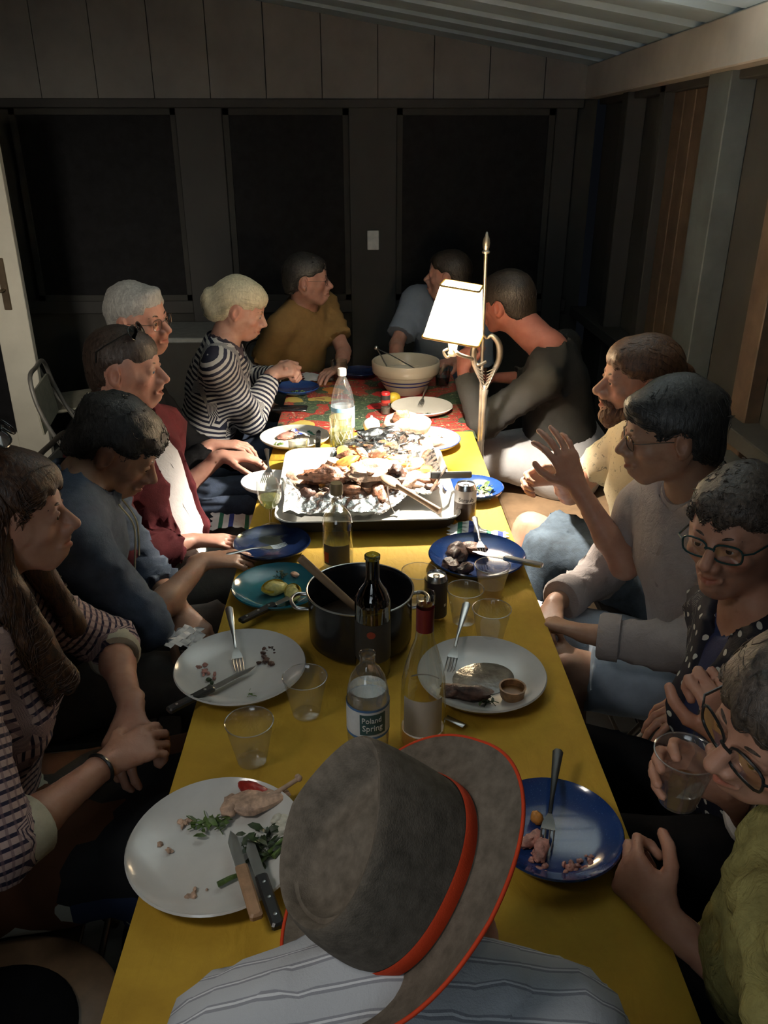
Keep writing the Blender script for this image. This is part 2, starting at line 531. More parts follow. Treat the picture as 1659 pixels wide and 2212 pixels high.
# ================================================================ people: sculpted distance fields turned into one mesh
V3 = lambda *a: np.array(a, dtype=float)
def unit(v):
    v = np.asarray(v, float)
    return v / (np.linalg.norm(v) + 1e-12)
class Field:
    def __init__(s, lo, hi, h):
        s.h = h
        s.lo = np.asarray(lo, float)
        s.n = np.ceil((np.asarray(hi) - s.lo) / h).astype(int) + 1
        s.a = np.full(tuple(s.n), .06, dtype=np.float32)
    def _blk(s, lo, hi):
        i0 = np.clip(np.floor((lo - s.lo) / s.h).astype(int), 0, s.n - 1)
        i1 = np.clip(np.ceil((hi - s.lo) / s.h).astype(int) + 1, 0, s.n)
        if np.any(i1 <= i0): return None
        ax = [s.lo[k] + s.h * np.arange(i0[k], i1[k]) for k in range(3)]
        X, Y, Z = np.meshgrid(*ax, indexing='ij', sparse=True)
        return (slice(i0[0], i1[0]), slice(i0[1], i1[1]), slice(i0[2], i1[2])), X, Y, Z
    def put(s, prim, k=.0, sub=False):
        fn, lo, hi = prim
        m = k + 3 * s.h
        b = s._blk(lo - m, hi + m)
        if b is None: return
        sl, X, Y, Z = b
        d = fn(X, Y, Z)
        a = s.a[sl]
        if sub:
            d = -d
            if k > 0:
                hh = np.clip(.5 - .5 * (d - a) / k, 0, 1)
                s.a[sl] = a * hh + d * (1 - hh) + k * hh * (1 - hh)
            else: s.a[sl] = np.maximum(a, d)
        else:
            if k > 0:
                hh = np.clip(.5 + .5 * (a - d) / k, 0, 1)
                s.a[sl] = a * (1 - hh) + d * hh - k * hh * (1 - hh)
            else: s.a[sl] = np.minimum(a, d)
    def keep(s, nrm, p0, k=.0):
        """keep only the side where (p-p0).nrm > 0"""
        ax = [s.lo[k] + s.h * np.arange(s.n[k]) for k in range(3)]
        X, Y, Z = np.meshgrid(*ax, indexing='ij', sparse=True)
        d = -((X - p0[0]) * nrm[0] + (Y - p0[1]) * nrm[1] + (Z - p0[2]) * nrm[2])
        if k > 0: d = d + .0045 * np.sin(X * 210 + 2 * np.sin(Y * 90)) + .0045 * np.sin(Y * 190 + Z * 60)
        if k > 0:
            hh = np.clip(.5 - .5 * (d - s.a) / k, 0, 1)
            s.a = (s.a * hh + d * (1 - hh) + k * hh * (1 - hh)).astype(np.float32)
        else: s.a = np.maximum(s.a, d.astype(np.float32))
    def mesh(s, adapt=.0):
        g = vdb.FloatGrid(.06)
        g.copyFromArray(np.clip(s.a, -.06, .06))
        p, t, q = g.convertToPolygons(isovalue=0.0, adaptivity=adapt)
        v = np.asarray(p, float) * s.h + s.lo
        F = [tuple(x[::-1]) for x in t.tolist()] + [tuple(x[::-1]) for x in q.tolist()]
        return v, F
def cap(a, b, ra, rb, n=None, fl=1.0, cut0=False, cut1=False):
    """tapered limb from a to b; fl < 1 flattens it along n; cut ends it flat"""
    a, b = np.asarray(a, float), np.asarray(b, float)
    ab = b - a
    L2 = float(ab @ ab) + 1e-12
    L = math.sqrt(L2)
    u = ab / L
    if n is not None:
        n = np.asarray(n, float); n = unit(n - u * (n @ u))
    def fn(X, Y, Z):
        x, y, z = X - a[0], Y - a[1], Z - a[2]
        t = (x * ab[0] + y * ab[1] + z * ab[2]) / L2
        tc = np.clip(t, 0, 1)
        x, y, z = x - ab[0] * tc, y - ab[1] * tc, z - ab[2] * tc
        if n is not None:
            dn = x * n[0] + y * n[1] + z * n[2]
            q = (1 / fl - 1) * dn
            x, y, z = x + q * n[0], y + q * n[1], z + q * n[2]
        r = ra + (rb - ra) * tc
        d = np.sqrt(x * x + y * y + z * z) - r
        if n is not None: d = d * (fl + (1 - fl) * .35)
        if cut0: d = np.maximum(d, -t * L)
        if cut1: d = np.maximum(d, (t - 1) * L)
        return d
    m = max(ra, rb)
    return fn, np.minimum(a, b) - m, np.maximum(a, b) + m
def ell(c, rad, M=None):
    c, rad = np.asarray(c, float), np.asarray(rad, float)
    M = np.eye(3) if M is None else M          # columns are the ellipsoid's axes
    def fn(X, Y, Z):
        x, y, z = X - c[0], Y - c[1], Z - c[2]
        q = [(x * M[0, k] + y * M[1, k] + z * M[2, k]) / rad[k] for k in range(3)]
        k0 = np.sqrt(q[0] ** 2 + q[1] ** 2 + q[2] ** 2)
        k1 = np.sqrt((q[0] / rad[0]) ** 2 + (q[1] / rad[1]) ** 2 + (q[2] / rad[2]) ** 2) + 1e-9
        return k0 * (k0 - 1) / k1
    e = np.abs(M) @ rad
    return fn, c - e, c + e

class Frame:
    def __init__(s, o, az, pitch=0, roll=0, scale=1.0):
        """az: heading in degrees from +Y towards +X; pitch up; roll: head leans to its own right"""
        f = V3(math.sin(R(az)) * math.cos(R(pitch)), math.cos(R(az)) * math.cos(R(pitch)), math.sin(R(pitch)))
        r = unit(np.cross(f, V3(0, 0, 1)))
        u = np.cross(r, f)
        c, sn = math.cos(R(roll)), math.sin(R(roll))
        r, u = r * c - u * sn, u * c + r * sn
        s.o, s.r, s.f, s.u, s.s = np.asarray(o, float), r, f, u, scale
        s.M = np.stack([r, f, u], 1)
    def p(s, x, y, z): return s.o + (s.r * x + s.f * y + s.u * z) * s.s
    def cap(s, a, b, ra, rb, **k): return cap(s.p(*a), s.p(*b), ra * s.s, rb * s.s, **k)
    def ell(s, c, rad, rot=None):
        M = s.M if rot is None else s.M @ np.array(Euler(rot).to_matrix())
        return ell(s.p(*c), V3(*rad) * s.s, M)
    def loc(s, P): return (np.asarray(P) - s.o) @ s.M / s.s
    def pts(s, L): return [tuple(s.p(*q)) for q in L]

def build_head(F, h, face):
    P, E, C = F.put, h.ell, h.cap
    fem = face.get('fem', 0)
    P(E((0, -.018, .035), (.076, .098, .086)))
    P(E((0, .022, -.02), (.064, .072, .088)), .03)
    P(E((0, .03, .055), (.058, .058, .05)), .03)
    jw = .052 - .006 * fem
    for s in (-1, 1):
        P(C((s * jw, .0, -.052), (s * .018, .062, -.094), .023, .017), .025)
        P(E((s * .043, .062, -.022), (.021, .02, .018)), .02)
        P(E((s * .066, -.005, .005), (.012, .05, .05)), .02)
    P(E((0, .066, -.098), (.023 - .003 * fem, .019, .017)), .02)
    P(C((-.034, .080, .022), (.034, .080, .022), .0115 - .002 * fem, .0115 - .002 * fem), .016)
    for s in (-1, 1):
        P(E((s * .031, .102, .004), (.020, .019, .0135)), .012, sub=True)
    nl = face.get('nose', 1.0)
    P(C((0, .089, .014), (0, .112 + .006 * nl, -.024), .0080, .0118 * nl), .010)
    for s in (-1, 1): P(E((s * .0135, .104, -.031), (.0088, .012, .0085)), .005)
    P(C((0, .090, -.045), (0, .088, -.078), .018, .016), .02)          # muzzle
    for s in (-1, 1):
        P(C((s * .023, .092, -.061), (s * .004, .1035, -.0545), .0032, .0052), .004)
        P(C((s * .021, .092, -.065), (0, .1035, -.0675), .0036, .0066), .004)
        P(E((s * .031, .0795, .0045), (.0160, .0150, .0145)), .005)      # eyelids around the eyeball
        P(C((s * .0440, .0845, .008), (s * .031, .0930, .0120), .0028, .0034), .004)
        P(C((s * .0190, .0880, .006), (s * .031, .0930, .0120), .0028, .0034), .004)
        P(E((s * .031, .0950, .0030), (.0118, .0085, .0044)), .0015, sub=True)
    for s in (-1, 1): P(C((s * .020, .097, -.0608), (0, .1095, -.0610), .0022, .0020), .002, sub=True)
    if face.get('open'): P(E((0, .104, -.062), (.014, .012, .005)), .004, sub=True)
    for s in (-1, 1):
        P(E((s * .0825, -.010, -.002), (.0105, .021, .034), (0, -.12 * s, -.35 * s)), .005)
        P(E((s * .0955, -.004, .002), (.0095, .0125, .021)), .004, sub=True)
        P(E((s * .0800, -.004, -.030), (.007, .009, .010)), .005)

def hand_prims(w, d, n, s, curl=(.3, .3, .3, .3), thumb=.5, spread=1.0, sc=1.0, bend=None):
    """w wrist, d towards the fingers, n palm normal, s thumb side; yields (prim, k)"""
    d, n = unit(d), np.asarray(n, float)
    n = unit(n - d * (n @ d)); s = unit(np.asarray(s, float) - d * (np.asarray(s, float) @ d)); s = unit(s - n * (s @ n))
    o = []
    q = lambda a, b, c=0.0: w + (d * a + s * b + n * c) * sc
    o.append((cap(w - d * .02 * sc, q(.03, 0), .024 * sc, .027 * sc, n, .68), .012))
    for b, L in ((.029, .083), (.010, .088), (-.010, .084), (-.028, .077)):
        o.append((cap(q(.014, b * .55), q(L, b), .0135 * sc, .0125 * sc, n, .8), .010))
    o.append((cap(q(.022, .018, .006), q(.055, .024, .007), .016 * sc, .012 * sc), .010))
    for i, (b, L, l1, l2, l3) in enumerate(((.029, .085, .042, .025, .020), (.010, .090, .046, .029, .022), (-.010, .086, .042, .027, .021), (-.028, .078, .033, .020, .018))):
        a = curl[i]
        p = q(L, b)
        side = s * (b * 4.5 * spread)
        r = (.0098, .0098, .0093, .0083)[i]
        ang = 0
        for j, (l, g) in enumerate(((l1, .75), (l2, 1.15), (l3, .8))):
            ang += a * g
            dr = unit(d * math.cos(ang) + n * math.sin(ang) + side * max(0, math.cos(ang)))
            p2 = p + dr * l * sc
            o.append((cap(p, p2, r * (1 - .07 * j) * sc, r * (1 - .07 * (j + 1)) * sc), .0035))
            p = p2
    p = q(.024, .024, .006)
    dr = unit(s * .75 + d * .65 + n * .35 * (thumb + .3))
    o.append((cap(p, p + dr * .040 * sc, .0135 * sc, .012 * sc), .008)); p = p + dr * .040 * sc
    dr = unit(dr + (d * .45 - s * .35 * thumb + n * .5 * thumb))
    o.append((cap(p, p + dr * .032 * sc, .0112 * sc, .0105 * sc), .004)); p = p + dr * .032 * sc
    dr = unit(dr + (d * .35 - s * .5 * thumb + n * .3 * thumb))
    o.append((cap(p, p + dr * .026 * sc, .0104 * sc, .0088 * sc), .003))
    return o

def ik(a, c, l1, l2, hint):
    """middle joint between a and c; c is pulled in when out of reach"""
    a, c = np.asarray(a, float), np.asarray(c, float)
    v = c - a
    D = np.linalg.norm(v)
    D2 = min(D, (l1 + l2) * .985)
    if D2 < D: c = a + v / D * D2
    u = v / D
    x = (l1 * l1 - l2 * l2 + D2 * D2) / (2 * D2)
    h = math.sqrt(max(0, l1 * l1 - x * x))
    q = np.asarray(hint, float) - a
    q = unit(q - u * (q @ u))
    return a + u * x + q * h, c

def mesh_obj(name, v, F, mats, root, attrs=None, tint=None):
    me = bpy.data.meshes.new(name)
    o0 = np.array(root.location) if root is not None else np.zeros(3)
    me.from_pydata((v - o0).tolist(), [], F)
    me.polygons.foreach_set('use_smooth', [True] * len(me.polygons))
    for k, a in (attrs or {}).items():
        at = me.attributes.new(k, 'FLOAT', 'POINT')
        at.data.foreach_set('value', np.asarray(a, dtype=np.float32))
    if tint is not None:
        at = me.attributes.new('tint', 'FLOAT_COLOR', 'POINT')
        at.data.foreach_set('color', np.concatenate([tint, np.ones((len(tint), 1))], 1).astype(np.float32).ravel())
    me.update()
    me.materials.append(mats)
    o = bpy.data.objects.new(name, me)
    col.objects.link(o)
    o.parent = root
    return o
def normals(v, F):
    me = bpy.data.meshes.new('tmp')
    me.from_pydata(v.tolist(), [], F)
    n = np.empty(len(v) * 3, dtype=np.float32)
    me.vertices.foreach_get('normal', n)
    bpy.data.meshes.remove(me)
    return n.reshape(-1, 3).astype(float)

def skin_mat(name, c, rough=.48):
    if name in _mc: return _mc[name]
    t = NT(name)
    co = t.coord()
    f = t.noise(co, 26, 5, .6)
    lo = tuple(x * k for x, k in zip(c, (.84, .74, .70)))
    cc = t.mix(1.0, t.ramp(f, [(.3, lo), (.7, c)]), t.attr('tint', 'Color'), 'MULTIPLY')
    t.base(cc, rough)
    t.b.inputs['Subsurface Weight'].default_value = .12
    t.b.inputs['Subsurface Radius'].default_value = (.012, .004, .002)
    t.b.inputs['Subsurface Scale'].default_value = .5
    t.b.inputs['Specular IOR Level'].default_value = .4
    t.bump(t.noise(co, 240, 3, .6), .25, .0008)
    _mc[name] = t.m
    return t.m
def hair_mat(name, c, c2=None, rough=.45):
    if name in _mc: return _mc[name]
    t = NT(name)
    c2 = c2 or tuple(min(1, x * 1.8 + .01) for x in c)
    f = t.noise(t.coord(scale=(1, 1, .35)), 130, 4, .7, .6)
    t.base(t.ramp(f, [(.35, c), (.7, c2)]), rough)
    t.bump(f, .8, .003)
    _mc[name] = t.m
    return t.m
def knit(name, fn, rough=.85, wbump=.35, wscale=420, wrinkle=.5):
    """cloth material: fn(t) gives the colour; 'lu' runs along the limb or down the body, 'lv' around it (metres)"""
    if name in _mc: return _mc[name]
    t = NT(name)
    t.base(fn(t), rough)
    co = t.coord()
    h = t.math('ADD', t.math('MULTIPLY', t.noise(co, wscale, 2, .6), .22), t.math('MULTIPLY', t.noise(co, 26, 4, .6, 1.2), wrinkle))
    t.bump(h, wbump, .006)
    t.b.inputs['Specular IOR Level'].default_value = .2
    _mc[name] = t.m
    return t.m
def plain(c, var=.18):
    def fn(t):
        f = t.noise(t.coord(), 18, 5, .65)
        return t.ramp(f, [(.3, tuple(x * (1 - var) for x in c)), (.7, tuple(min(1, x * (1 + var)) for x in c))])
    return fn

def grow_hair(v, n, h, hs, count, L, comb, rad=.0011, lift=.0015, seed=1):
    """tapered strands that lie along the hair's surface"""
    rg = np.random.default_rng(seed)
    kd = kdtree.KDTree(len(v))
    for i, p in enumerate(v): kd.insert(p, i)
    kd.balance()
    parts = []
    ids = rg.integers(0, len(v), count)
    for i in ids:
        p = v[i].copy()
        nn = n[i]
        if L[0] < 0: continue
        steps = 6
        ln = rg.uniform(*L) / steps
        wob = rg.uniform(0, 6.28)
        pts = [p + nn * .0]
        for k in range(steps):
            q, j, dd = kd.find(p)
            nn = n[j]
            d = comb(h.loc(p), h, rg) if not callable(hs) else hs(p)
            d = d - nn * (d @ nn) * .9
            d = unit(d) + .28 * math.sin(wob + k * 1.7) * np.cross(nn, unit(d)) + nn * .05
            p = p + unit(d) * ln
            if dd < .03: p = p + (np.array(v[j]) + nn * lift * (1 + k * .25) - p) * .35 * (abs((np.array(v[j]) - p) @ nn) > .004)
            pts.append(p.copy())
        rr = [rad * .9, rad, rad, rad * .9, rad * .8, rad * .6, rad * .25]
        parts.append(tube([tuple(x) for x in pts], rr, 4, caps=False))
    return parts
def comb_back(l, h, rg): return -h.f * .8 - h.u * (.15 + max(0, -l[1]) * 6) + h.r * l[0] * 2
def comb_down(l, h, rg):
    if l[1] > .045: return h.r * (1.2 if l[0] > 0 else -1.2) * min(1, .3 + abs(l[0]) * 12) - h.f * .9 - h.u * .55
    c = l - np.array((.0, -.03, .12))
    return (h.r * c[0] + h.f * c[1] * .9) * 6 - h.u * (.25 + 3 * max(0, .12 - l[2]))
def comb_curl(l, h, rg): return h.r * rg.normal() + h.f * rg.normal() + h.u * rg.normal() * .6

def build_person(cfg):
    c = cfg
    hd = Frame(c['head'], c['az'], c.get('pitch', 0), c.get('roll', 0), c.get('hs', 1.0))
    sc = c.get('size', 1.0)
    pel = np.asarray(c['pelvis'], float)
    if 'neck' in c: nb = np.asarray(c['neck'], float)
    else: nb = hd.o + hd.u * -.135 * hd.s - hd.f * .03 - V3(0, 0, .055)
    taz = c.get('taz', c['az'])
    up = unit(nb - pel)
    side = V3(math.cos(R(taz)), -math.sin(R(taz)), 0)          # the body's own right
    side = unit(side - up * (side @ up) * .8)
    fwd = np.cross(up, side); fwd = unit(fwd)
    sw = c.get('sw', .185) * sc
    g = c.get('girth', 1.0)
    nb2 = nb - up * .03
    lean = c.get('shl', (0, 0))
    SR = nb2 + side * sw - up * (.035 + lean[0]) + fwd * c.get('shf', (0, 0))[0]
    SL = nb2 - side * sw - up * (.035 + lean[1]) + fwd * c.get('shf', (0, 0))[1]
    waist = pel + up * .17 * sc + fwd * .015
    chest = nb - up * .17 * sc + fwd * .01
    HR, HL = pel + side * .095 * sc, pel - side * .095 * sc
    l1, l2 = .295 * sc, .255 * sc
    arms = {}
    for k, S in (('R', SR), ('L', SL)):
        a = c['arm' + k]
        E, Wr = ik(S, a['w'], l1, l2, a['e'])
        arms[k] = (S, E, Wr, a)
    legs = {}
    legs_len = {k: c['leg' + k]['len'] for k in 'LR' if 'len' in c.get('leg' + k, {})}
    for k, H in (('R', HR), ('L', HL)):
        a = c.get('leg' + k, {})
        s = 1 if k == 'R' else -1
        ldir = unit(V3(math.sin(R(c.get('laz', taz))), math.cos(R(c.get('laz', taz))), 0))
        kn = np.asarray(a['k'], float) if 'k' in a else H + ldir * .42 * sc + side * s * .04 + V3(0, 0, -.01)
        kn = H + unit(kn - H) * .43 * sc
        an = np.asarray(a['a'], float) if 'a' in a else V3(kn[0] - ldir[0] * .08, kn[1] - ldir[1] * .08, .09)
        an = kn + unit(an - kn) * min(.42 * sc, max(.2, (kn[2] - .075)))
        legs[k] = (H, kn, an, ldir)
    root = empty(c.get('name', 'person'), (float(pel[0]), float(pel[1]), 0.0), (0, 0, 0), c['label'], 'person')
    allp = [hd.p(0, 0, .15), pel, nb, SR, SL] + [x for a in arms.values() for x in a[:3]] + [x for a in legs.values() for x in a[:3]]
    lo, hi = np.min(allp, 0) - .2, np.max(allp, 0) + .2
    lo[2] = max(lo[2], -.005)
    # ---- the body
    h = c.get('res', .0048)
    F = Field(lo, hi, h)
    th = .012
    tn = c.get('taper', 1.0)
    def torso(F):
      F.put(cap(HR, HL, .105 * g, .105 * g), 0)
      F.put(cap(pel, waist, .135 * g, .125 * g, fwd, .74), .05)
      F.put(cap(waist, chest, .122 * g, .150 * tn, fwd, .68), .05)
      F.put(cap(chest, nb - up * .075, .145 * tn, .095, fwd, .66), .04)
      F.put(cap(SR, SL, .050, .050), .05)
      for s in (1, -1): F.put(cap(nb + hd.u * .02, nb - up * .03 + side * s * sw * .65, .042, .042), .04)
    torso(F)
    nk = c.get('nk', 1.0)
    F.put(cap(hd.p(0, -.028, -.05), nb - up * .02, .054 * nk * hd.s, .058 * nk), .03)
    for k, (S, E, Wr, a) in arms.items():
        F.put(cap(S, E, .047 * sc, .038 * sc), .03)
        mid = E + (Wr - E) * .35
        F.put(cap(E, mid, .037 * sc, .036 * sc), .02)
        F.put(cap(mid, Wr, .036 * sc, .024 * sc), .02)
        for p, kk in hand_prims(Wr, a['d'], a['n'], a['s'], a.get('curl', (.35, .4, .45, .5)), a.get('thumb', .5), a.get('spread', 1.0), sc * c.get('handsc', 1.0)):
            F.put(p, kk)
    for k, (H, kn, an, ldir) in legs.items():
        F.put(cap(H, kn, .088 * g, .056), .04)
        F.put(cap(kn, kn + (an - kn) * .35, .054, .055), .03)
        F.put(cap(kn + (an - kn) * .35, an, .054, .034), .03)
        F.put(cap(an - V3(0, 0, .03), V3(an[0] + ldir[0] * .16, an[1] + ldir[1] * .16, .032), .036, .032), .02)
    build_head(F, hd, c.get('face', {}))
    v, f = F.mesh(c.get('adapt', .2))
    # the head again at a finer grid, welded on below the jaw
    fh = c.get('fres', .0027)
    cc_ = [hd.p(x, y, z) for x in (-.14, .14) for y in (-.185, .185) for z in (-.20, .14)]
    G2 = Field(np.min(cc_, 0), np.max(cc_, 0), fh)
    torso(G2)
    G2.put(cap(hd.p(0, -.028, -.05), nb - up * .02, .054 * nk * hd.s, .058 * nk), .03)
    build_head(G2, hd, c.get('face', {}))
    v2, f2 = G2.mesh(.06)
    def cutf(V_, F_, keep):
        k_ = keep(V_)
        F_ = [q for q in F_ if all(k_[i] for i in q)]
        used = sorted({i for q in F_ for i in q})
        m_ = {i: n for n, i in enumerate(used)}
        return V_[used], [tuple(m_[i] for i in q) for q in F_]
    def zone(V_, zz, rr_):
        l_ = hd.loc(V_)
        return (l_[:, 2] > zz) & (np.abs(l_[:, 0]) < .100 + rr_) & (np.abs(l_[:, 1]) < .145 + rr_)
    v, f = cutf(v, f, lambda V_: ~zone(V_, -.108, 0))
    v2, f2 = cutf(v2, f2, lambda V_: zone(V_, -.160, .03))
    f = f + [tuple(i + len(v) for i in q) for q in f2]
    v = np.concatenate([v, v2])
    l = hd.loc(v)
    tint = np.ones((len(v), 3))
    def spot(cx, cy, cz, rx, ry, rz, colr, pw=1.0, both=False):
        for s in ((1, -1) if both else (1,)):
            q = ((l[:, 0] - cx * s) / rx) ** 2 + ((l[:, 1] - cy) / ry) ** 2 + ((l[:, 2] - cz) / rz) ** 2
            w = np.clip(1.4 - q, 0, 1)[:, None] * pw
            tint[:] = tint * (1 - w) + np.array(colr) * tint * w
    spot(0, .105, -.061, .021, .02, .0085, c.get('face', {}).get('lips', (.80, .48, .45)), .9)
    spot(.042, .07, -.025, .022, .03, .02, (1.05, .82, .78), .6, True)
    spot(0, .112, -.028, .012, .02, .014, (1.05, .82, .78), .6)
    spot(.078, -.005, -.004, .02, .03, .035, (1.02, .80, .74), .6, True)
    if 'stubble' in c: spot(0, .06, -.085, .065, .065, .045, c['stubble'], .75)
    me = mesh_obj('body', v, f, skin_mat(*c['skin']), root, None, tint)
    # ---- eyes and brows
    m_eye = mat('eye_white', (.55, .52, .48), .25, bump=0, var=.02)
    m_iris = mat('iris_' + c.get('iris', 'brown'), {'brown': (.05, .03, .02), 'blue': (.08, .12, .18)}[c.get('iris', 'brown')], .15, bump=0)
    look = c.get('look', 0.0)
    for s in (-1, 1):
        eg = sphere(.0128, 16, 10)
        e = obj('eye', ([tuple(hd.p(s * .031, .0795, .0045) + hd.M @ np.array(p) * hd.s - np.array(root.location)) for p in eg[0]], eg[1]), m_eye, root)
        ip = sphere(1, 14, 8, sc=(.0062, .0028, .0062))
        obj('iris', ([tuple(hd.p(s * .031 + look, .0915, .0045) + hd.M @ np.array(p) * hd.s - np.array(root.location)) for p in ip[0]], ip[1]), m_iris, e)
    hm = hair_mat(*c['hair_mat']) if 'hair_mat' in c else None
    if not c.get('nobrow'):
        bm = hair_mat(*c.get('brow_mat', c.get('hair_mat', ('hair_dark', (.02, .015, .012)))))
        for s in (-1, 1):
            pts = [hd.p(s * x, y, z) for x, y, z in ((.014, .0915, .0235), (.024, .0925, .0290), (.036, .0875, .0300), (.048, .0765, .0245))]
            obj('eyebrow', tube(bez([tuple(p - np.array(root.location)) for p in pts], 4), [.0016 + .0013 * math.sin(PI * min(1, i / 11 + .1)) for i in range(13)], 6, True), bm, root)
    # ---- hair
    st = c.get('hair', {})
    if hm is not None:
        hh = c.get('hres', .0045)
        pad = .32 if st.get('locks') or st.get('tail') else .06
        ext = [hd.p(x, y, z) for x in (-.1, .1) for y in (-.14, .12) for z in (-.1, .15)] + [hd.p(*q[:3]) for q in st.get('blobs', [])] + [hd.p(*q) for L_ in st.get('locks', []) for q in L_[0]]
        H = Field(np.min(ext, 0) - .05, np.max(ext, 0) + .05, hh)
        tk = st.get('th', .012)
        H.put(hd.ell((0, -.018, .036), (.0765 + tk, .099 + tk, .087 + tk)))
        H.put(hd.ell((0, -.045, -.015), (.064 + tk, .068 + tk, .085 + tk)), .02)
        H.put(hd.ell((0, .028, .055), (.058 + tk, .060 + tk * .9, .052 + tk)), .02)
        z0 = st.get('line', .004); sl = st.get('slope', .757)
        nn = unit(hd.u - hd.f * sl)
        H.keep(nn, hd.p(0, 0, z0), st.get('soft', .024))
        for s in (-1, 1):
            if not st.get('ears_covered'): H.put(hd.ell((s * .088, -.004, -.008), (.03, .030, .038)), .006, sub=True)
            if 'recede' in st: H.put(hd.ell((s * .05, .075, .085), (.032, .045, .03)), .01, sub=True)
        if 'bald' in st: H.put(hd.ell((0, .03, .13), (.055, .085, .05)), .01, sub=True)
        for q in st.get('blobs', []): H.put(hd.ell(q[:3], q[3:6]), q[6] if len(q) > 6 else .012)
        for L_, r0, r1 in st.get('locks', []):
            for i in range(len(L_) - 1):
                n_ = len(L_) - 1
                H.put(hd.cap(L_[i], L_[i + 1], r0 + (r1 - r0) * i / n_, r0 + (r1 - r0) * (i + 1) / n_), .012)
        if 'face_open' in st: H.put(hd.ell(*st['face_open']), .01, sub=True)
        hv, hf = H.mesh(.1)
        if len(hv):
            hn = normals(hv, hf)
            lh = hd.loc(hv)
            amp = st.get('amp', .0022)
            hv = hv + hn * (amp * nz(lh * np.array(st.get('nsc', (1.0, .5, .5))), st.get('freq', 95), 7, 1) + amp * .9 * nz(lh, st.get('freq', 95) * .4, 5, 2))[:, None]
            hn = normals(hv, hf)
            nl = st.get('strands', 380)
            cf = {'back': comb_back, 'down': comb_down, 'curl': comb_curl}[st.get('comb', 'back')]
            parts = grow_hair(hv, hn, hd, None, nl, st.get('len', (.02, .05)), cf, st.get('rad', .0012), seed=c.get('seed', 3))
            allg = join((hv, hf), *parts)
            mesh_obj('hair', np.array(allg[0]), allg[1], hm, root)
    if 'beard' in c:
        bd = c['beard']
        B = Field(hd.o - .16, hd.o + .16, .004)
        t0 = bd.get('th', .010)
        for s in (-1, 1):
            B.put(hd.cap((s * .060, .008, -.028), (s * .050, .025, -.072), .012 + t0 * .6, .014 + t0), .02)
            B.put(hd.cap((s * .050, .025, -.072), (s * .012, .078, -.098), .014 + t0, .016 + t0), .02)
            B.put(hd.cap((s * .004, .104, -.046), (s * .030, .082, -.066), .0065, .009), .01)
        B.put(hd.ell((0, .075, -.105), (.030, .025, .022 + bd.get('drop', 0))), .02)
        B.put(hd.cap((-.012, .103, -.073), (.012, .103, -.073), .003, .003), .006)
        B.put(hd.cap((-.016, .112, -.0605), (.016, .112, -.0605), .0055, .0055), .004, sub=True)
        bv, bf = B.mesh(.1)
        bn = normals(bv, bf)
        bv = bv + bn * (.0025 * nz(bv, 260, 6, 1))[:, None]
        parts = grow_hair(bv, bn, hd, None, 260, (.008, .02), lambda l_, h_, r_: -h_.u + h_.f * .3 + h_.r * l_[0] * 6, .0009, seed=5)
        g_ = join((bv, bf), *parts)
        mesh_obj('beard', np.array(g_[0]), g_[1], hair_mat(*bd['mat']), root)
    # ---- clothes
    segs_t = [('t', pel, nb)]
    def cloth(name, prims, mt, res=.0075, cuts=(), subs=(), fold=.004, adapt=.15, extra_keep=()):
        """prims: (prim, k, kind, a, b); kind 'arm'/'leg'/'torso' sets the pattern's run"""
        L_ = np.min([p[0][1] for p in prims], 0) - .03
        H_ = np.max([p[0][2] for p in prims], 0) + .03
        G = Field(L_, H_, res)
        for p in prims: G.put(p[0], p[1])
        for p, kk in subs: G.put(p, kk, sub=True)
        for nrm, p0 in extra_keep: G.keep(nrm, p0)
        cv, cf = G.mesh(adapt)
        cn = normals(cv, cf)
        best = np.full(len(cv), 9.0); lu = np.zeros(len(cv)); lv = np.zeros(len(cv)); fo = np.zeros(len(cv))
        for p in prims:
            if p[2] is None: continue
            a, b = np.asarray(p[3], float), np.asarray(p[4], float)
            ab = b - a; L = np.linalg.norm(ab); u = ab / L
            q = cv - a
            t_ = np.clip(q @ u, 0, L)
            rr = q - t_[:, None] * u
            dd = np.linalg.norm(rr, axis=1) - p[5]
            e1 = unit(np.cross(u, V3(.3, .2, .9))); e2 = np.cross(u, e1)
            if p[2] == 'torso': e1, e2 = side, fwd
            ang = np.arctan2(rr @ e2, rr @ e1)
            w = dd < best
            best[w] = dd[w]
            lu[w] = (q @ u)[w] + p[6]
            lv[w] = (ang * .115)[w] if p[2] == 'torso' else (ang * .055)[w]
            # creases: across the limb near joints, slanting on the torso
            cr = np.abs(np.sin((q @ u) * 62 + 1.5 * np.sin(ang * 2 + 1) + ang * 1.2)) ** .6 if p[2] != 'torso' else np.abs(np.sin((q @ u) * 23 + 3.2 * np.sin(ang * 1.5 + .6) + ang * 2.2)) ** .7
            fo[w] = cr[w]
        wr = 1.45 * fold * (fo - .5) * (1.0 + .8 * nz(cv, 11, 4, 3)) + fold * .7 * nz(cv, 30, 6, 2)
        cv = cv + cn * wr[:, None]
        return mesh_obj(name, cv, cf, mt, root, {'lu': lu, 'lv': lv})
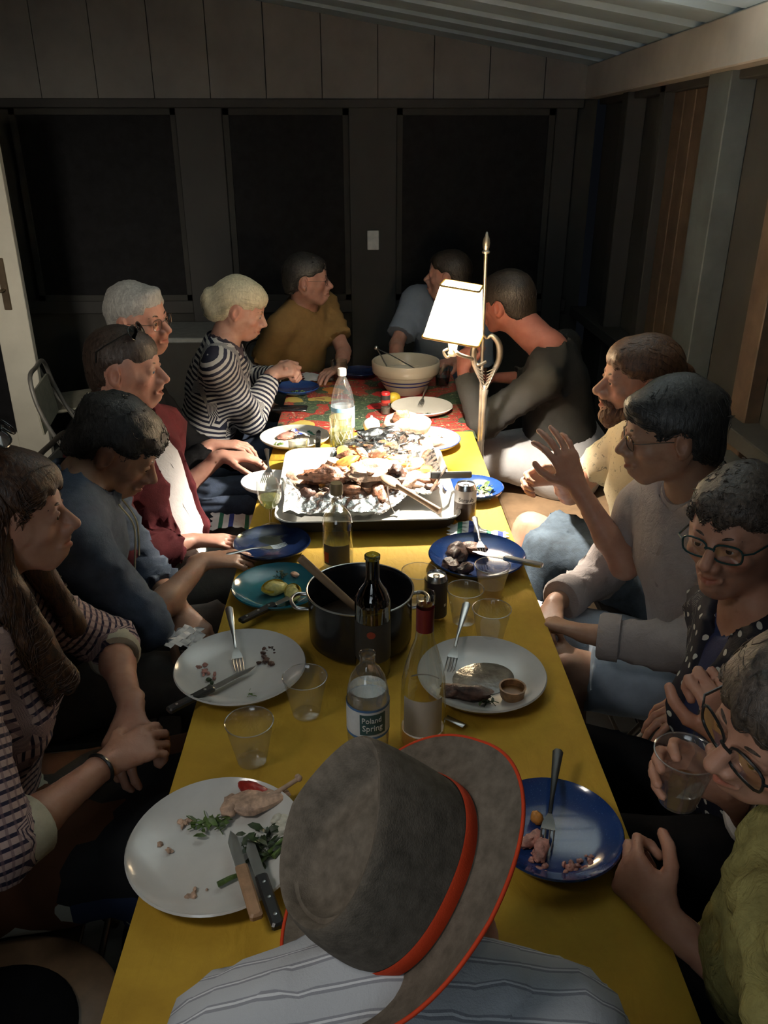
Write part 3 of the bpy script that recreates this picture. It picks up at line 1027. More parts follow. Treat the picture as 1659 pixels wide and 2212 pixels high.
    for spec in c.get('clothes', []):
        kind = spec['kind']
        e = spec.get('ease', .014)
        mt = spec['mat']
        if kind == 'top':
            pr = []
            tb = lambda a, b, ra, rb, fl, k: pr.append((cap(a, b, ra, rb, fwd, fl), k, 'torso', pel, nb, .10, 0.0))
            tb(pel - up * .03, waist, .142 * g + e, .130 * g + e, .80, .0)
            tb(waist, chest, .128 * g + e, .152 * tn + e, .74, .05)
            tb(chest, nb - up * .07, .150 * tn + e, .098 + e, .72, .04)
            pr.append((cap(SR, SL, .050 + e, .050 + e), .05, 'torso', pel, nb, .10, 0.0))
            for s in (1, -1): pr.append((cap(nb + hd.u * .0 - up * .01, nb - up * .035 + side * s * sw * .65, .042 + e, .042 + e), .04, 'torso', pel, nb, .10, 0.0))
            if c.get('bust'):
                for s in (1, -1): pr.append((ell(chest + fwd * (.085 * tn + .0) + side * s * .072 - up * .05, V3(.066, .066, .066)), .05, None))
            subs = []
            for k, (S, E, Wr, a) in arms.items():
                sl = a.get('sleeve', spec.get('sleeve', 1.0))        # 0.. 1 upper arm, 1..2 forearm
                if sl <= 1:
                    b = S + (E - S) * sl
                    pr.append((cap(S, b, .050 + e, .046 + e * 1.3, cut1=True), .025, 'arm', S, E, .045, 0.0))
                else:
                    pr.append((cap(S, E, .050 + e, .041 + e), .025, 'arm', S, E, .045, 0.0))
                    b = E + (Wr - E) * (sl - 1)
                    rr = .030 if sl > 1.85 else .034
                    pr.append((cap(E, b, .041 + e, rr + e * .8, cut1=True), .02, 'arm', E, Wr, .04, .295))
                    if spec.get('cuff'):
                        u_ = unit(Wr - E)
                        cg = tube([tuple(b - u_ * spec['cuff'] - np.array(root.location)), tuple(b - u_ * .003 - np.array(root.location)), tuple(b + u_ * .004 - np.array(root.location))], [rr + e + .004, rr + e + .004, rr + e - .002], 20, True)
                        obj('cuff', cg, spec.get('cuffmat', mt), root)
            nr = spec.get('neck', .062)
            subs.append((cap(nb + up * spec.get('nz', .015) + fwd * .015, nb + up * .16 + fwd * .04, nr, nr + .05), .012))
            if spec.get('vee'):
                subs.append((cap(nb + fwd * .11 + up * .05, nb - up * spec['vee'] + fwd * .155, .062, .012), .01))
            if spec.get('open'):      # cardigan or shirt hanging open over the front
                w_ = spec['open']
                subs.append((cap(nb + fwd * .10 + up * .04, chest + fwd * .165, .055, .080), .008))
                subs.append((cap(chest + fwd * .165, waist + fwd * .165, .080, .085), .008))
                subs.append((cap(waist + fwd * .165, pel + fwd * .19, .085, .11), .008))
            ok = []
            if 'hem' in spec: ok.append((up, pel + up * spec['hem']))
            cloth(spec.get('name', 'shirt'), pr, mt, spec.get('res', .0068), subs=subs, fold=spec.get('fold', .004), extra_keep=ok)
            if spec.get('collar'):
                cr_ = spec['collar']
                o_ = np.array(root.location)
                ring = []
                n_ = 24
                for i in range(n_ + 1):
                    a_ = -PI * .5 + (.10 + (2 - .20) * i / n_) * PI
                    dirv = side * math.cos(a_) + (-fwd) * math.sin(a_) * -1
                    base_ = nb + (side * math.cos(a_) * .070 - fwd * (-math.sin(a_)) * -.0 + fwd * math.sin(a_) * .062) * nk + fwd * .012
                    front = max(0, math.sin(a_)) 
                    base_ = base_ - up * (.045 * front ** 2)
                    ou = unit(side * math.cos(a_) + fwd * math.sin(a_))
                    ring.append((base_ - up * .01 - o_, base_ + up * .028 * cr_ - ou * .006 - o_, base_ + up * .03 * cr_ + ou * .004 - o_, base_ - up * .012 + ou * (.022 + .012 * front) - o_))
                # the collar opens at the front
                order = ring[6:] + ring[:7]
                obj('collar', loft([[tuple(q) for q in r_] for r_ in ring], True, True, closed=True), spec.get('collarmat', mt), root)
        elif kind == 'trousers':
            pr = []
            pr.append((cap(pel + up * spec.get('rise', .06), pel, .140 * g + e, .150 * g + e, fwd, .80), .0, 'torso', pel, nb, .1, 0.0))
            pr.append((cap(HR, HL, .108 * g + e, .108 * g + e), .04, 'torso', pel, nb, .1, 0.0))
            for k, (H, kn, an, ldir) in legs.items():
                ln = legs_len.get(k, spec.get('len', 2.0))
                if ln <= 1:
                    b = H + (kn - H) * ln
                    pr.append((cap(H, b, .090 * g + e, .062 + e * 1.6, cut1=True), .04, 'leg', H, kn, .07, 0.0))
                else:
                    pr.append((cap(H, kn, .090 * g + e, .058 + e), .04, 'leg', H, kn, .07, 0.0))
                    b = kn + (an - kn) * (ln - 1)
                    pr.append((cap(kn, b, .058 + e, .046 + e * 1.3, cut1=True), .03, 'leg', kn, an, .06, .43))
            cloth(spec.get('name', 'trousers'), pr, mt, spec.get('res', .009), fold=spec.get('fold', .004))
        elif kind == 'skirt':
            pr = [(cap(pel + up * .06, pel, .145 * g + e, .155 * g + e, fwd, .82), .0, 'torso', pel, nb, .1, 0.0)]
            (H1, k1, a1, ld), (H2, k2, a2, _) = legs['R'], legs['L']
            pr.append((cap(H1, H2, .115, .115), .04, 'torso', pel, nb, .1, 0.0))
            for i in range(4):
                w = i / 3
                pr.append((cap(H1 * (1 - w) + H2 * w, k1 * (1 - w) + k2 * w + ld * .03, .100 + e, .072 + e), .05, 'leg', H1, k1, .07, 0.0))
            for k, (H, kn, an, ldir) in legs.items():
                pr.append((cap(kn, kn + (an - kn) * .5, .075 + e, .09 + e, cut1=True), .05, 'leg', kn, an, .06, .43))
            cloth('skirt', pr, mt, .009, fold=.004)
    # shoes
    sm = spec_shoe = mat('shoe_leather', (.03, .025, .02), .5)
    gs = []
    for k, (H, kn, an, ldir) in legs.items():
        q = an - np.array(root.location)
        hdg = math.atan2(ldir[1], ldir[0])
        s_ = xf(lump(1.0, 2, (.135, .05, .042), .04, 2, 16, 10), (q[0] + ldir[0] * .06, q[1] + ldir[1] * .06, .042), (0, 0, hdg))
        o_ = obj('shoe', s_, sm, root)
    return dict(root=root, hd=hd, nb=nb, up=up, fwd=fwd, side=side, arms=arms, legs=legs, pel=pel, SR=SR, SL=SL, chest=chest)

def eyeglasses(hd, mt, lens_mat, label, shape=(.025, .019), raised=None, name='eyeglasses', r=.0016, tilt=0.0, dark=False):
    """spectacles on a head frame; raised=(dy, dz, angle) pushes them up onto the hair"""
    root = empty(name, tuple(hd.p(0, .11, .01)), (0, 0, 0), label, 'glasses')
    o_ = np.array(root.location)
    dy, dz, an = raised or (0, 0, 0)
    def q(x, y, z):
        y2, z2 = y * math.cos(an) - z * math.sin(an), y * math.sin(an) + z * math.cos(an)
        return tuple(hd.p(x, y2 + dy, z2 + dz) - o_)
    fr = []
    for s in (-1, 1):
        pts = []
        for i in range(20):
            a = 2 * PI * i / 20
            x, z = math.cos(a), math.sin(a)
            k = (abs(x) ** 3.2 + abs(z) ** 3.2) ** (-1 / 3.2)
            x, z = x * k, z * k
            pts.append(q(s * .033 + x * shape[0], .104 - abs(s * .033 + x * shape[0]) * .14, .001 + z * shape[1]))
        pts.append(pts[0]); pts.append(pts[1])
        fr.append(tube(pts, r, 6, False))
        n_ = 20
        le = ([q(s * .033, .1015, .001)] + pts[:20], [(0, i + 1, (i + 1) % n_ + 1) for i in range(n_)])
        obj('lens', le, lens_mat, root, smooth=False)
    fr.append(tube([q(-.010, .104, .006), q(0, .107, .009), q(.010, .104, .006)], r * 1.1, 6))
    obj('frame', join(*fr), mt, root)
    for s in (-1, 1):
        x0 = s * (.033 + shape[0])
        obj('temple', tube([q(x0, .097, .008), q(s * .074, .085, .010), q(s * .081, .02, .008), q(s * .083, -.012, .004), q(s * .080, -.030, -.022)], r * .95, 6), mt, root)
    return root
# ================================================================ the people at the table
SK1 = ('skin_tan', (.50, .27, .185))
SK2 = ('skin_rosy', (.56, .31, .235))
SK3 = ('skin_olive', (.43, .25, .165))
SK4 = ('skin_pale', (.62, .37, .29))
def bands(axis, period, pairs, warp=0.0):
    """stripes along the attribute axis; pairs = [(start 0..1, colour)]"""
    def fn(t):
        a = t.attr(axis)
        if warp: a = t.math('ADD', a, t.math('MULTIPLY', t.noise(t.coord(), 9, 2), warp))
        f = t.math('FRACT', t.math('MULTIPLY', a, 1 / period))
        return t.ramp(f, pairs, True)
    return fn
def check_fn(t):
    a = t.math('FRACT', t.math('MULTIPLY', t.attr('lu'), 1 / .017))
    b = t.math('FRACT', t.math('MULTIPLY', t.attr('lv'), 1 / .015))
    c = t.mix(t.math('LESS_THAN', a, .38), (.50, .36, .33), (.035, .03, .055))
    f2 = t.math('LESS_THAN', b, .3)
    return t.mix(t.math('MULTIPLY', f2, .55), c, (.16, .10, .12))
m_check = knit('checked_knit', check_fn, .9, .5, 260)
m_cuffcream = knit('cream_rib', plain((.52, .48, .36)), .9, .5, 300)
m_denimjk = knit('blue_grey_fleece', plain((.070, .090, .130), .3), .9, .5, 300)
m_maroon = knit('maroon_wool', plain((.072, .010, .014), .25), .9, .3, 380)
m_whiteshirt = knit('white_shirt_cotton', plain((.74, .70, .69), .05), .8, .45, 500, 1.0)
m_black = knit('black_cloth', plain((.008, .008, .009), .2), .95, .2)
m_black.node_tree.nodes['Principled BSDF'].inputs['Specular IOR Level'].default_value = .0
m_navy_white = knit('navy_white_stripe', bands('lu', .0215, [(0, (.66, .64, .60)), (.50, (.022, .024, .045))], .004), .9, .4)
m_mustard = knit('ochre_jersey', plain((.25, .155, .06), .12), .9, .3)
m_paleblue = knit('pale_blue_jersey', plain((.20, .24, .30), .08), .9, .3)
m_charcoal = knit('charcoal_polo', plain((.022, .021, .019), .12), .85, .25)
def print_fn(t):
    f = t.noise(t.coord(), 46, 4, .7, 1.2)
    return t.ramp(f, [(.0, (.70, .62, .42)), (.60, (.66, .57, .38)), (.66, (.30, .27, .20)), (.8, (.16, .16, .15))])
m_creamprint = knit('cream_printed_cotton', print_fn, .85, .4)
m_linen = knit('pinkish_grey_linen', plain((.36, .315, .30), .1), .9, .55, 240, 1.2)
def dots_fn(t):
    cmb = t.n('ShaderNodeCombineXYZ')
    t.l(t.attr('lu'), cmb.inputs[0]); t.l(t.attr('lv'), cmb.inputs[1])
    vo = t.n('ShaderNodeTexVoronoi'); vo.voronoi_dimensions = '2D'
    vo.inputs['Scale'].default_value = 30; vo.inputs['Randomness'].default_value = .45
    t.l(cmb.outputs[0], vo.inputs['Vector'])
    return t.mix(t.math('LESS_THAN', vo.outputs['Distance'], .17), (.014, .015, .026), (.55, .56, .52))
m_dots = knit('navy_polka_dot', dots_fn, .75, .3)
m_blackwhite = knit('wide_black_white_stripe', bands('lu', .045, [(0, (.50, .46, .42)), (.52, (.015, .015, .015)), (.86, (.22, .20, .18)), (.93, (.50, .46, .42))], .004), .85, .4)
m_scarf = knit('yellow_crinkled_scarf', plain((.27, .24, .085), .3), .9, .8, 160, 2.0)
def yz_bands(period, pairs):
    def fn(t):
        s_ = t.n('ShaderNodeSeparateXYZ'); t.l(t.coord(), s_.inputs[0])
        a = t.math('ADD', s_.outputs[1], t.math('MULTIPLY', t.noise(t.coord(), 5, 1), .012))
        return t.ramp(t.math('FRACT', t.math('MULTIPLY', a, 1 / period)), pairs, True)
    return fn
m_hatshirt = knit('fine_grey_striped_shirt', yz_bands(.026, [(0, (.40, .42, .45)), (.62, (.24, .25, .28)), (.72, (.55, .57, .60)), (.80, (.24, .25, .28)), (.88, (.40, .42, .45))]), .85, .4)
m_grey_trou = knit('grey_trousers', plain((.10, .10, .095), .15), .85, .4)
m_khaki = knit('taupe_trousers', plain((.17, .155, .14), .15), .85, .4)
m_jeans = knit('dark_jeans', plain((.045, .06, .095), .35), .85, .6)
m_lightjeans = knit('faded_jeans', plain((.055, .075, .098), .45), .85, .6)
m_shorts_grey = knit('pale_grey_shorts', plain((.36, .35, .35), .08), .85, .4)
m_shorts_blue = knit('pale_blue_shorts', plain((.36, .43, .52), .1), .85, .4)
def blocks_fn(t):
    vo = t.n('ShaderNodeTexVoronoi'); vo.feature = 'F1'; vo.distance = 'CHEBYCHEV'
    vo.inputs['Scale'].default_value = 5.5; vo.inputs['Randomness'].default_value = .6
    t.l(t.coord(rot=(0, 0, .4)), vo.inputs['Vector'])
    return t.ramp(vo.outputs['Color'], [(0, (.008, .008, .01)), (.30, (.075, .028, .012)), (.46, (.30, .30, .25)), (.60, (.010, .010, .012)), (.80, (.015, .025, .06)), (.84, (.008, .008, .01))], True)
m_blocks = knit('colour_block_skirt', blocks_fn, .8, .2)
HB_DARK = ('hair_darkbrown', (.009, .006, .004), (.035, .024, .016))
HB_GREYDK = ('hair_dark_grey', (.010, .009, .008), (.055, .050, .045))
HB_WHITE = ('hair_silver', (.26, .25, .23), (.52, .50, .45))
HB_BLOND = ('hair_whiteblond', (.50, .44, .29), (.80, .73, .52))
HB_REDBR = ('hair_reddish', (.045, .018, .008), (.16, .07, .03))
HB_AUB = ('hair_auburn', (.022, .009, .005), (.11, .045, .017))
HB_GREYBR = ('hair_greybrown', (.022, .016, .012), (.12, .09, .07))
HB_CROP = ('hair_crop', (.022, .014, .010), (.07, .045, .033))

cast = {}
def person(key, **c):
    cast[key] = build_person(c)
    return cast[key]

# --- left side, nearest: long wavy hair, checked sweater
person('L1', label='woman with long wavy auburn hair and a checked sweater, hands clasped in her lap', seed=11,
       head=W(18, 1112, 1.36), az=76, pitch=-4, hs=.95, pelvis=(-.85, 1.22, .53), neck=(-.755, 1.31, 1.045), taz=80, sw=.175, bust=True,
       skin=SK1, face=dict(fem=1), hair_mat=HB_AUB,
       armR=dict(w=W(232, 1648, 1.21), e=(-.66, .85, .70), d=(.7, .65, .0), n=(-.3, .2, -.9), s=(.4, -.1, .9), curl=(.6, .7, .8, .8), sleeve=1.30),
       armL=dict(w=W(284, 1530, 1.36), e=(-.60, 1.62, .72), d=(-.1, -.75, -.35), n=(.2, .1, -.95), s=(.9, -.2, .2), curl=(.5, .6, .7, .8), sleeve=1.22),
       hair=dict(th=.013, line=-0.011, slope=.66, ears_covered=True, comb='down', amp=.004, freq=80, strands=1700, len=(.05, .14), rad=.0012,
                 locks=[([(s * .075, -.02, .02), (s * .095, -.01, -.08), (s * .105, .025, -.17), (s * .11, .06, -.25), (s * .10, .09, -.32)], .034, .022) for s in (-1, 1)] +
                       [([(s * .05, -.08, .0), (s * .07, -.10, -.10), (s * .085, -.07, -.20), (s * .10, -.03, -.28)], .045, .028) for s in (-1, 1)] +
                       [([(.085, -.04, -.04), (.125, -.01, -.14), (.13, .03, -.24), (.12, .06, -.33)], .028, .014)],
                 ),
       clothes=[dict(kind='top', name='sweater', mat=m_check, ease=.020, sleeve=1.3, cuff=.05, cuffmat=m_cuffcream, neck=.070, fold=.006, hem=-.08),
                dict(kind='skirt', mat=m_blocks, ease=.012)])
# --- left, second: dark curly hair, looking down into the plates
person('L2', label='person with dark curly hair and a blue-grey hooded jacket, looking down', seed=12,
       head=W(252, 968, 1.93), az=88, pitch=-36, hs=.97, pelvis=(-.88, 1.80, .53), neck=(-.745, 1.87, 1.045), taz=80, sw=.185, girth=1.08,
       skin=SK3, face=dict(nose=1.1), hair_mat=HB_GREYDK,
       armR=dict(w=W(438, 1212, 1.93), e=(-.62, 1.60, .70), d=(.9, .25, -.05), n=(.0, .1, -1), s=(.2, .95, .1), curl=(.5, .5, .55, .6), sleeve=1.12),
       armL=dict(w=W(392, 1322, 1.80), e=(-.66, 2.05, .68), d=(.55, -.55, -.35), n=(-.2, .3, -.9), s=(.5, -.7, .2), curl=(.5, .6, .7, .8), sleeve=1.5),
       legR=dict(k=(-.42, 1.72, .56)), legL=dict(k=(-.42, 1.98, .56)),
       hair=dict(th=.016, line=-0.011, slope=.72, comb='curl', amp=.0062, freq=70, nsc=(1, 1, 1), strands=1900, len=(.02, .045), rad=.0012),
       clothes=[dict(kind='top', name='hooded_jacket', mat=m_denimjk, ease=.026, sleeve=1.12, neck=.066, fold=.009, hem=-.1),
                dict(kind='trousers', mat=m_khaki)])
# --- left, third: maroon cardigan over a white shirt
person('L3', label='man in a maroon cardigan over a white shirt, sunglasses on his cropped hair', seed=13,
       head=W(272, 796, 2.38), az=92, pitch=-4, hs=.99, pelvis=(-.68, 2.28, .53), neck=(-.765, 2.36, 1.045), taz=104, sw=.20, girth=1.15, nk=1.12,
       skin=SK2, face=dict(nose=1.05, open=True), iris='blue', hair_mat=HB_CROP, brow_mat=('hair_lightbrow', (.16, .09, .05), (.24, .15, .10)), nk2=1, stubble=(.85, .80, .78),
       armR=dict(w=W(418, 1168, 2.20), e=(-.70, 1.98, .74), d=(.97, .05, -.03), n=(0, 0, -1), s=(.1, 1, 0), curl=(.35, .4, .4, .45), sleeve=1.72),
       armL=dict(w=W(478, 985, 2.66), e=(-.66, 2.62, .70), d=(.95, .15, -.08), n=(0, 0, -1), s=(.1, -1, 0), curl=(.35, .45, .5, .5), sleeve=1.30),
       legR=dict(k=(-.42, 2.20, .56)), legL=dict(k=(-.42, 2.52, .57)),
       hair=dict(th=.0065, line=-0.013, slope=.62, comb='back', amp=.0010, freq=140, strands=1800, len=(.006, .014), rad=.0008, soft=.012),
       clothes=[dict(kind='top', name='shirt', mat=m_whiteshirt, ease=.012, sleeve=1.2, neck=.060, fold=.006, collar=1.0, hem=-.1),
                dict(kind='top', name='cardigan', mat=m_maroon, ease=.026, sleeve=1.72, neck=.078, open=.062, fold=.007, hem=-.1),
                dict(kind='trousers', mat=m_grey_trou)])
# --- left, fourth: short silver hair, black top
person('L4', label='woman with cropped silver hair in a black top, looking past the man in maroon', seed=14,
       head=W(300, 690, 2.88), az=112, pitch=-3, roll=6, pelvis=(-.92, 2.82, .53), neck=(-.865, 2.82, 1.04), taz=92, sw=.165, girth=.9, bust=True,
       skin=SK2, face=dict(fem=1), hair_mat=HB_WHITE, brow_mat=('brow_brown', (.05, .03, .02), (.10, .06, .04)),
       armR=dict(w=W(458, 962, 2.78), e=(-.80, 2.52, .70), d=(.97, .2, -.05), n=(0, 0, -1), s=(.2, 1, 0), curl=(.4, .45, .5, .5), sleeve=1.85),
       armL=dict(w=(-.50, 3.0, .66), e=(-.80, 3.1, .70), d=(.97, .1, -.1), n=(0, 0, -1), s=(0, -1, 0), sleeve=1.85),
       legR=dict(k=(-.46, 2.74, .56)), legL=dict(k=(-.46, 2.95, .56)),
       hair=dict(th=.009, line=-0.011, slope=.76, comb='back', amp=.002, freq=120, strands=1500, len=(.010, .026), rad=.0010, blobs=[(.0, .062, .100, .045, .028, .020)]),
       clothes=[dict(kind='top', name='black_top', mat=m_black, ease=.014, sleeve=1.85, neck=.064, fold=.005, hem=-.1),
                dict(kind='trousers', mat=m_jeans)])
# --- left, fifth: striped sweater
person('L5', label='woman with white-blond hair in a low bun and a navy and white striped sweater', seed=15,
       head=W(519, 668, 3.42), az=90, pitch=-22, hs=.97, pelvis=(-.80, 3.42, .53), neck=(-.625, 3.40, 1.055), taz=84, sw=.178, girth=1.0, bust=True,
       skin=SK4, face=dict(fem=1), hair_mat=HB_BLOND, iris='blue', brow_mat=('hair_lightbrow', (.16, .09, .05), (.24, .15, .10)),
       armR=dict(w=W(590, 806, 3.52), e=(-.66, 3.12, .72), d=(.85, .1, .22), n=(.3, .6, -.5), s=(.1, .3, .9), curl=(1.2, 1.25, 1.3, 1.3), thumb=.9, sleeve=1.86),
       armL=dict(w=(-.42, 3.62, .86), e=(-.58, 3.78, .78), d=(.7, -.4, .3), n=(.2, -.8, -.4), s=(.1, .1, .9), curl=(1.0, 1.1, 1.2, 1.2), sleeve=1.86),
       legR=dict(k=(-.42, 3.36, .58)), legL=dict(k=(-.42, 3.55, .58)),
       hair=dict(th=.014, line=-0.015, slope=.72, comb='back', amp=.003, freq=90, strands=1800, len=(.03, .07), rad=.0010,
                 blobs=[(0, -.135, .0, .040, .036, .045, .02), (0, -.09, -.04, .06, .06, .05, .02)]),
       clothes=[dict(kind='top', name='undershirt', mat=knit('dusky_purple_knit', plain((.06, .045, .06))), ease=.012, sleeve=.5, neck=.056, nz=.02, fold=.002, hem=.2),
                dict(kind='top', name='sweater', mat=m_navy_white, ease=.022, sleeve=1.86, neck=.082, nz=-.02, fold=.0045, hem=-.06),
                dict(kind='trousers', mat=m_jeans)])
# --- left, at the far corner: ochre shirt
person('L6', label='man with dark hair in an ochre T-shirt sitting at the far left corner', seed=16,
       head=W(664, 606, 4.15), az=92, pitch=-2, roll=0, pelvis=(-.44, 4.40, .53), neck=(-.345, 4.21, 1.07), taz=120, sw=.19, girth=1.05,
       skin=SK2, face=dict(), hair_mat=HB_GREYDK,
       armR=dict(w=(-.52, 3.98, .60), e=(-.60, 4.2, .75), d=(.8, -.5, -.1), n=(0, 0, -1), s=(.5, .8, 0), sleeve=.75),
       armL=dict(w=(-.16, 3.96, .80), e=(-.10, 4.3, .76), d=(-.6, -.7, 0), n=(0, 0, -1), s=(.8, -.5, 0), sleeve=.75),
       legR=dict(k=(-.34, 4.02, .54)), legL=dict(k=(-.12, 4.04, .54)),
       hair=dict(th=.012, line=-0.007, slope=.70, comb='back', amp=.002, freq=100, strands=700, len=(.02, .04), rad=.0011),
       clothes=[dict(kind='top', name='t_shirt', mat=m_mustard, ease=.022, neck=.064, sleeve=.75, fold=.006, hem=-.1), dict(kind='trousers', mat=m_grey_trou)])
# --- far end, behind the lamp
person('B1', label='man in a pale blue T-shirt behind the lampshade at the far end', seed=17,
       head=W(968, 596, 4.30), az=-72, pitch=0, pelvis=(.40, 4.58, .53), neck=(.40, 4.37, 1.065), taz=-140, sw=.20, girth=1.05,
       skin=SK2, face=dict(), hair_mat=HB_DARK,
       armR=dict(w=(.12, 4.08, .80), e=(.10, 4.42, .78), d=(.3, -.9, 0), n=(0, 0, -1), s=(-.9, .1, 0), sleeve=.8),
       armL=dict(w=(.42, 4.12, .80), e=(.66, 4.36, .76), d=(-.6, -.6, 0), n=(0, 0, -1), s=(.8, -.2, 0), sleeve=.8),
       legR=dict(k=(.22, 4.18, .54)), legL=dict(k=(.42, 4.18, .54)),
       hair=dict(th=.010, line=0.001, slope=.70, comb='back', amp=.002, strands=500, len=(.02, .03)),
       clothes=[dict(kind='top', name='t_shirt', mat=m_paleblue, ease=.026, neck=.064, sleeve=.85, fold=.006, hem=-.1), dict(kind='trousers', mat=m_jeans)])
# --- right, farthest: charcoal polo, leaning in on his elbow
person('R1', label='large man in a charcoal polo shirt leaning on his elbow beside the lamp', seed=18,
       head=W(1094, 655, 3.50), az=-52, pitch=-6, roll=-6, hs=1.06, pelvis=(.86, 3.38, .53), neck=(.745, 3.36, 1.03), taz=-66, sw=.215, girth=1.28, taper=1.12, nk=1.25,
       skin=('skin_ruddy', (.44, .17, .12)), face=dict(), hair_mat=HB_DARK, nobrow=False,
       armL=dict(w=W(1000, 800, 3.34), e=(.40, 3.18, .72), d=(.1, .55, .8), n=(.6, .6, -.2), s=(.2, -.5, .6), curl=(.9, 1.0, 1.1, 1.1), sleeve=1.88),
       armR=dict(w=(.58, 3.80, .79), e=(.72, 3.78, .80), d=(-.9, -.2, .1), n=(0, 0, -1), s=(-.2, -.9, 0), sleeve=1.6),
       legL=dict(k=T(1010, 975, .60), a=(.22, 2.95, .09), len=1.2), legR=dict(k=(.50, 3.34, .58), a=(.34, 3.3, .09), len=1.2),
       hair=dict(th=.012, line=-0.015, slope=.62, comb='back', amp=.002, freq=110, strands=900, len=(.012, .03), rad=.001),
       clothes=[dict(kind='top', name='polo_shirt', mat=m_charcoal, ease=.026, sleeve=1.88, neck=.084, fold=.006, hem=-.1),
                dict(kind='trousers', name='shorts', mat=m_shorts_grey, len=.98, ease=.022)])
# --- right, second: bearded man talking with raised hands
person('R2', label='bearded man with reddish hair in a cream printed T-shirt, both hands raised', seed=19,
       head=W(1380, 822, 2.25), az=-90, pitch=-2, pelvis=(.90, 2.22, .53), neck=(.795, 2.25, 1.03), taz=-92, sw=.185, girth=.95,
       skin=SK1, face=dict(nose=1.12), hair_mat=HB_REDBR, beard=dict(mat=HB_REDBR, th=.008, drop=.008),
       armL=dict(w=W(1246, 1048, 1.99), e=(.72, 1.92, .74), d=(-.42, .12, .88), n=(-.35, .9, -.2), s=(-.6, -.35, .3), curl=(.45, .35, .30, .40), thumb=.7, spread=1.6, sleeve=.55),
       armR=dict(w=W(1205, 1030, 2.34), e=(.66, 2.50, .76), d=(-.85, -.15, .05), n=(.1, -.9, -.3), s=(-.1, -.3, .9), curl=(.8, .85, .9, .9), thumb=.6, sleeve=.6),
       legL=dict(k=T(1200, 1200, .58), a=(.36, 2.0, .09), len=1.7), legR=dict(k=T(1105, 1128, .60), a=(.30, 2.3, .09), len=.88),
       hair=dict(th=.012, line=-0.009, slope=.66, comb='back', amp=.002, freq=110, strands=1500, len=(.03, .06), rad=.001,
                 blobs=[(0, -.128, .02, .026, .026, .026, .01)], locks=[([(0, -.13, .01), (0, -.165, -.04), (0, -.16, -.11), (0, -.14, -.17)], .024, .012)]),
       clothes=[dict(kind='top', name='t_shirt', mat=m_creamprint, ease=.018, sleeve=.58, neck=.064, fold=.007, hem=-.1),
                dict(kind='trousers', name='denim_shorts', mat=m_lightjeans, len=.82, ease=.020, fold=.006)])
# --- right, third: glasses, open grey linen shirt
person('R3', label='person with dark tousled hair and thin glasses in a grey linen shirt', seed=20,
       head=W(1448, 936, 1.80), az=-84, pitch=-10, pelvis=(.86, 1.72, .53), neck=(.765, 1.80, 1.035), taz=-114, laz=-90, sw=.178, girth=.95,
       skin=SK3, face=dict(), hair_mat=HB_GREYDK,
       armL=dict(w=W(1262, 1368, 1.62), e=(.80, 1.46, .70), d=(-.75, .55, .0), n=(-.3, -.1, -.9), s=(.2, .4, .9), curl=(.7, .8, .8, .8), sleeve=1.86),
       armR=dict(w=W(1196, 1306, 1.86), e=(.66, 2.04, .72), d=(-.35, -.9, -.15), n=(.3, 0, -.9), s=(-.8, .2, .5), curl=(.6, .7, .8, .8), sleeve=1.84),
       legL=dict(k=T(1215, 1450, .58), a=(.40, 1.5, .09)), legR=dict(k=(.44, 1.92, .57), a=(.38, 1.9, .09)),
       hair=dict(th=.014, line=-0.011, slope=.72, comb='down', amp=.0045, freq=70, nsc=(1, 1, 1), strands=2200, len=(.03, .08), rad=.0010, blobs=[(0, .062, .080, .055, .038, .026, .02)]),
       clothes=[dict(kind='top', name='undershirt', mat=knit('pink_grey_tee', plain((.30, .20, .19))), ease=.008, sleeve=.5, neck=.066, fold=.002, hem=.0, vee=.05),
                dict(kind='top', name='linen_shirt', mat=m_linen, ease=.022, sleeve=1.86, cuff=.045, neck=.072, vee=.11, collar=1.1, fold=.008, hem=-.12),
                dict(kind='trousers', name='shorts', mat=m_shorts_blue, len=.9, ease=.018)])
# --- right, fourth: polka dots
person('R4', label='woman with dark rectangular glasses in a navy polka-dot cardigan', seed=21,
       head=W(1588, 1150, 1.33), az=-132, pitch=-4, roll=4, hs=.93, pelvis=(.76, 1.18, .53), neck=(.70, 1.30, .995), taz=-92, sw=.172, girth=1.0, bust=True,
       skin=SK1, face=dict(fem=1), hair_mat=HB_GREYBR,
       armL=dict(w=W(1575, 1600, 1.03), e=(.74, .98, .70), d=(-.25, .15, .95), n=(-.2, .9, 0), s=(-.3, -.9, 0), curl=(1.35, 1.4, 1.45, 1.45), thumb=.9, sleeve=1.45),
       armR=dict(w=(.74, 1.50, .64), e=(.84, 1.56, .70), d=(-.9, -.2, -.1), n=(0, 0, -1), s=(0, -1, 0), sleeve=1.7),
       legL=dict(k=(.46, 1.12, .57)), legR=dict(k=(.46, 1.38, .57)),
       hair=dict(th=.015, line=-0.003, slope=.66, comb='curl', amp=.0048, freq=65, nsc=(1, 1, 1), strands=2400, len=(.02, .05), rad=.0010),
       clothes=[dict(kind='top', name='blue_top', mat=knit('dark_blue_jersey', plain((.015, .022, .07))), ease=.006, sleeve=.5, neck=.070, vee=.06, fold=.002, hem=.0),
                dict(kind='top', name='cardigan', mat=m_dots, ease=.020, sleeve=1.7, neck=.075, vee=.22, fold=.007, hem=-.12),
                dict(kind='trousers', mat=m_black)])
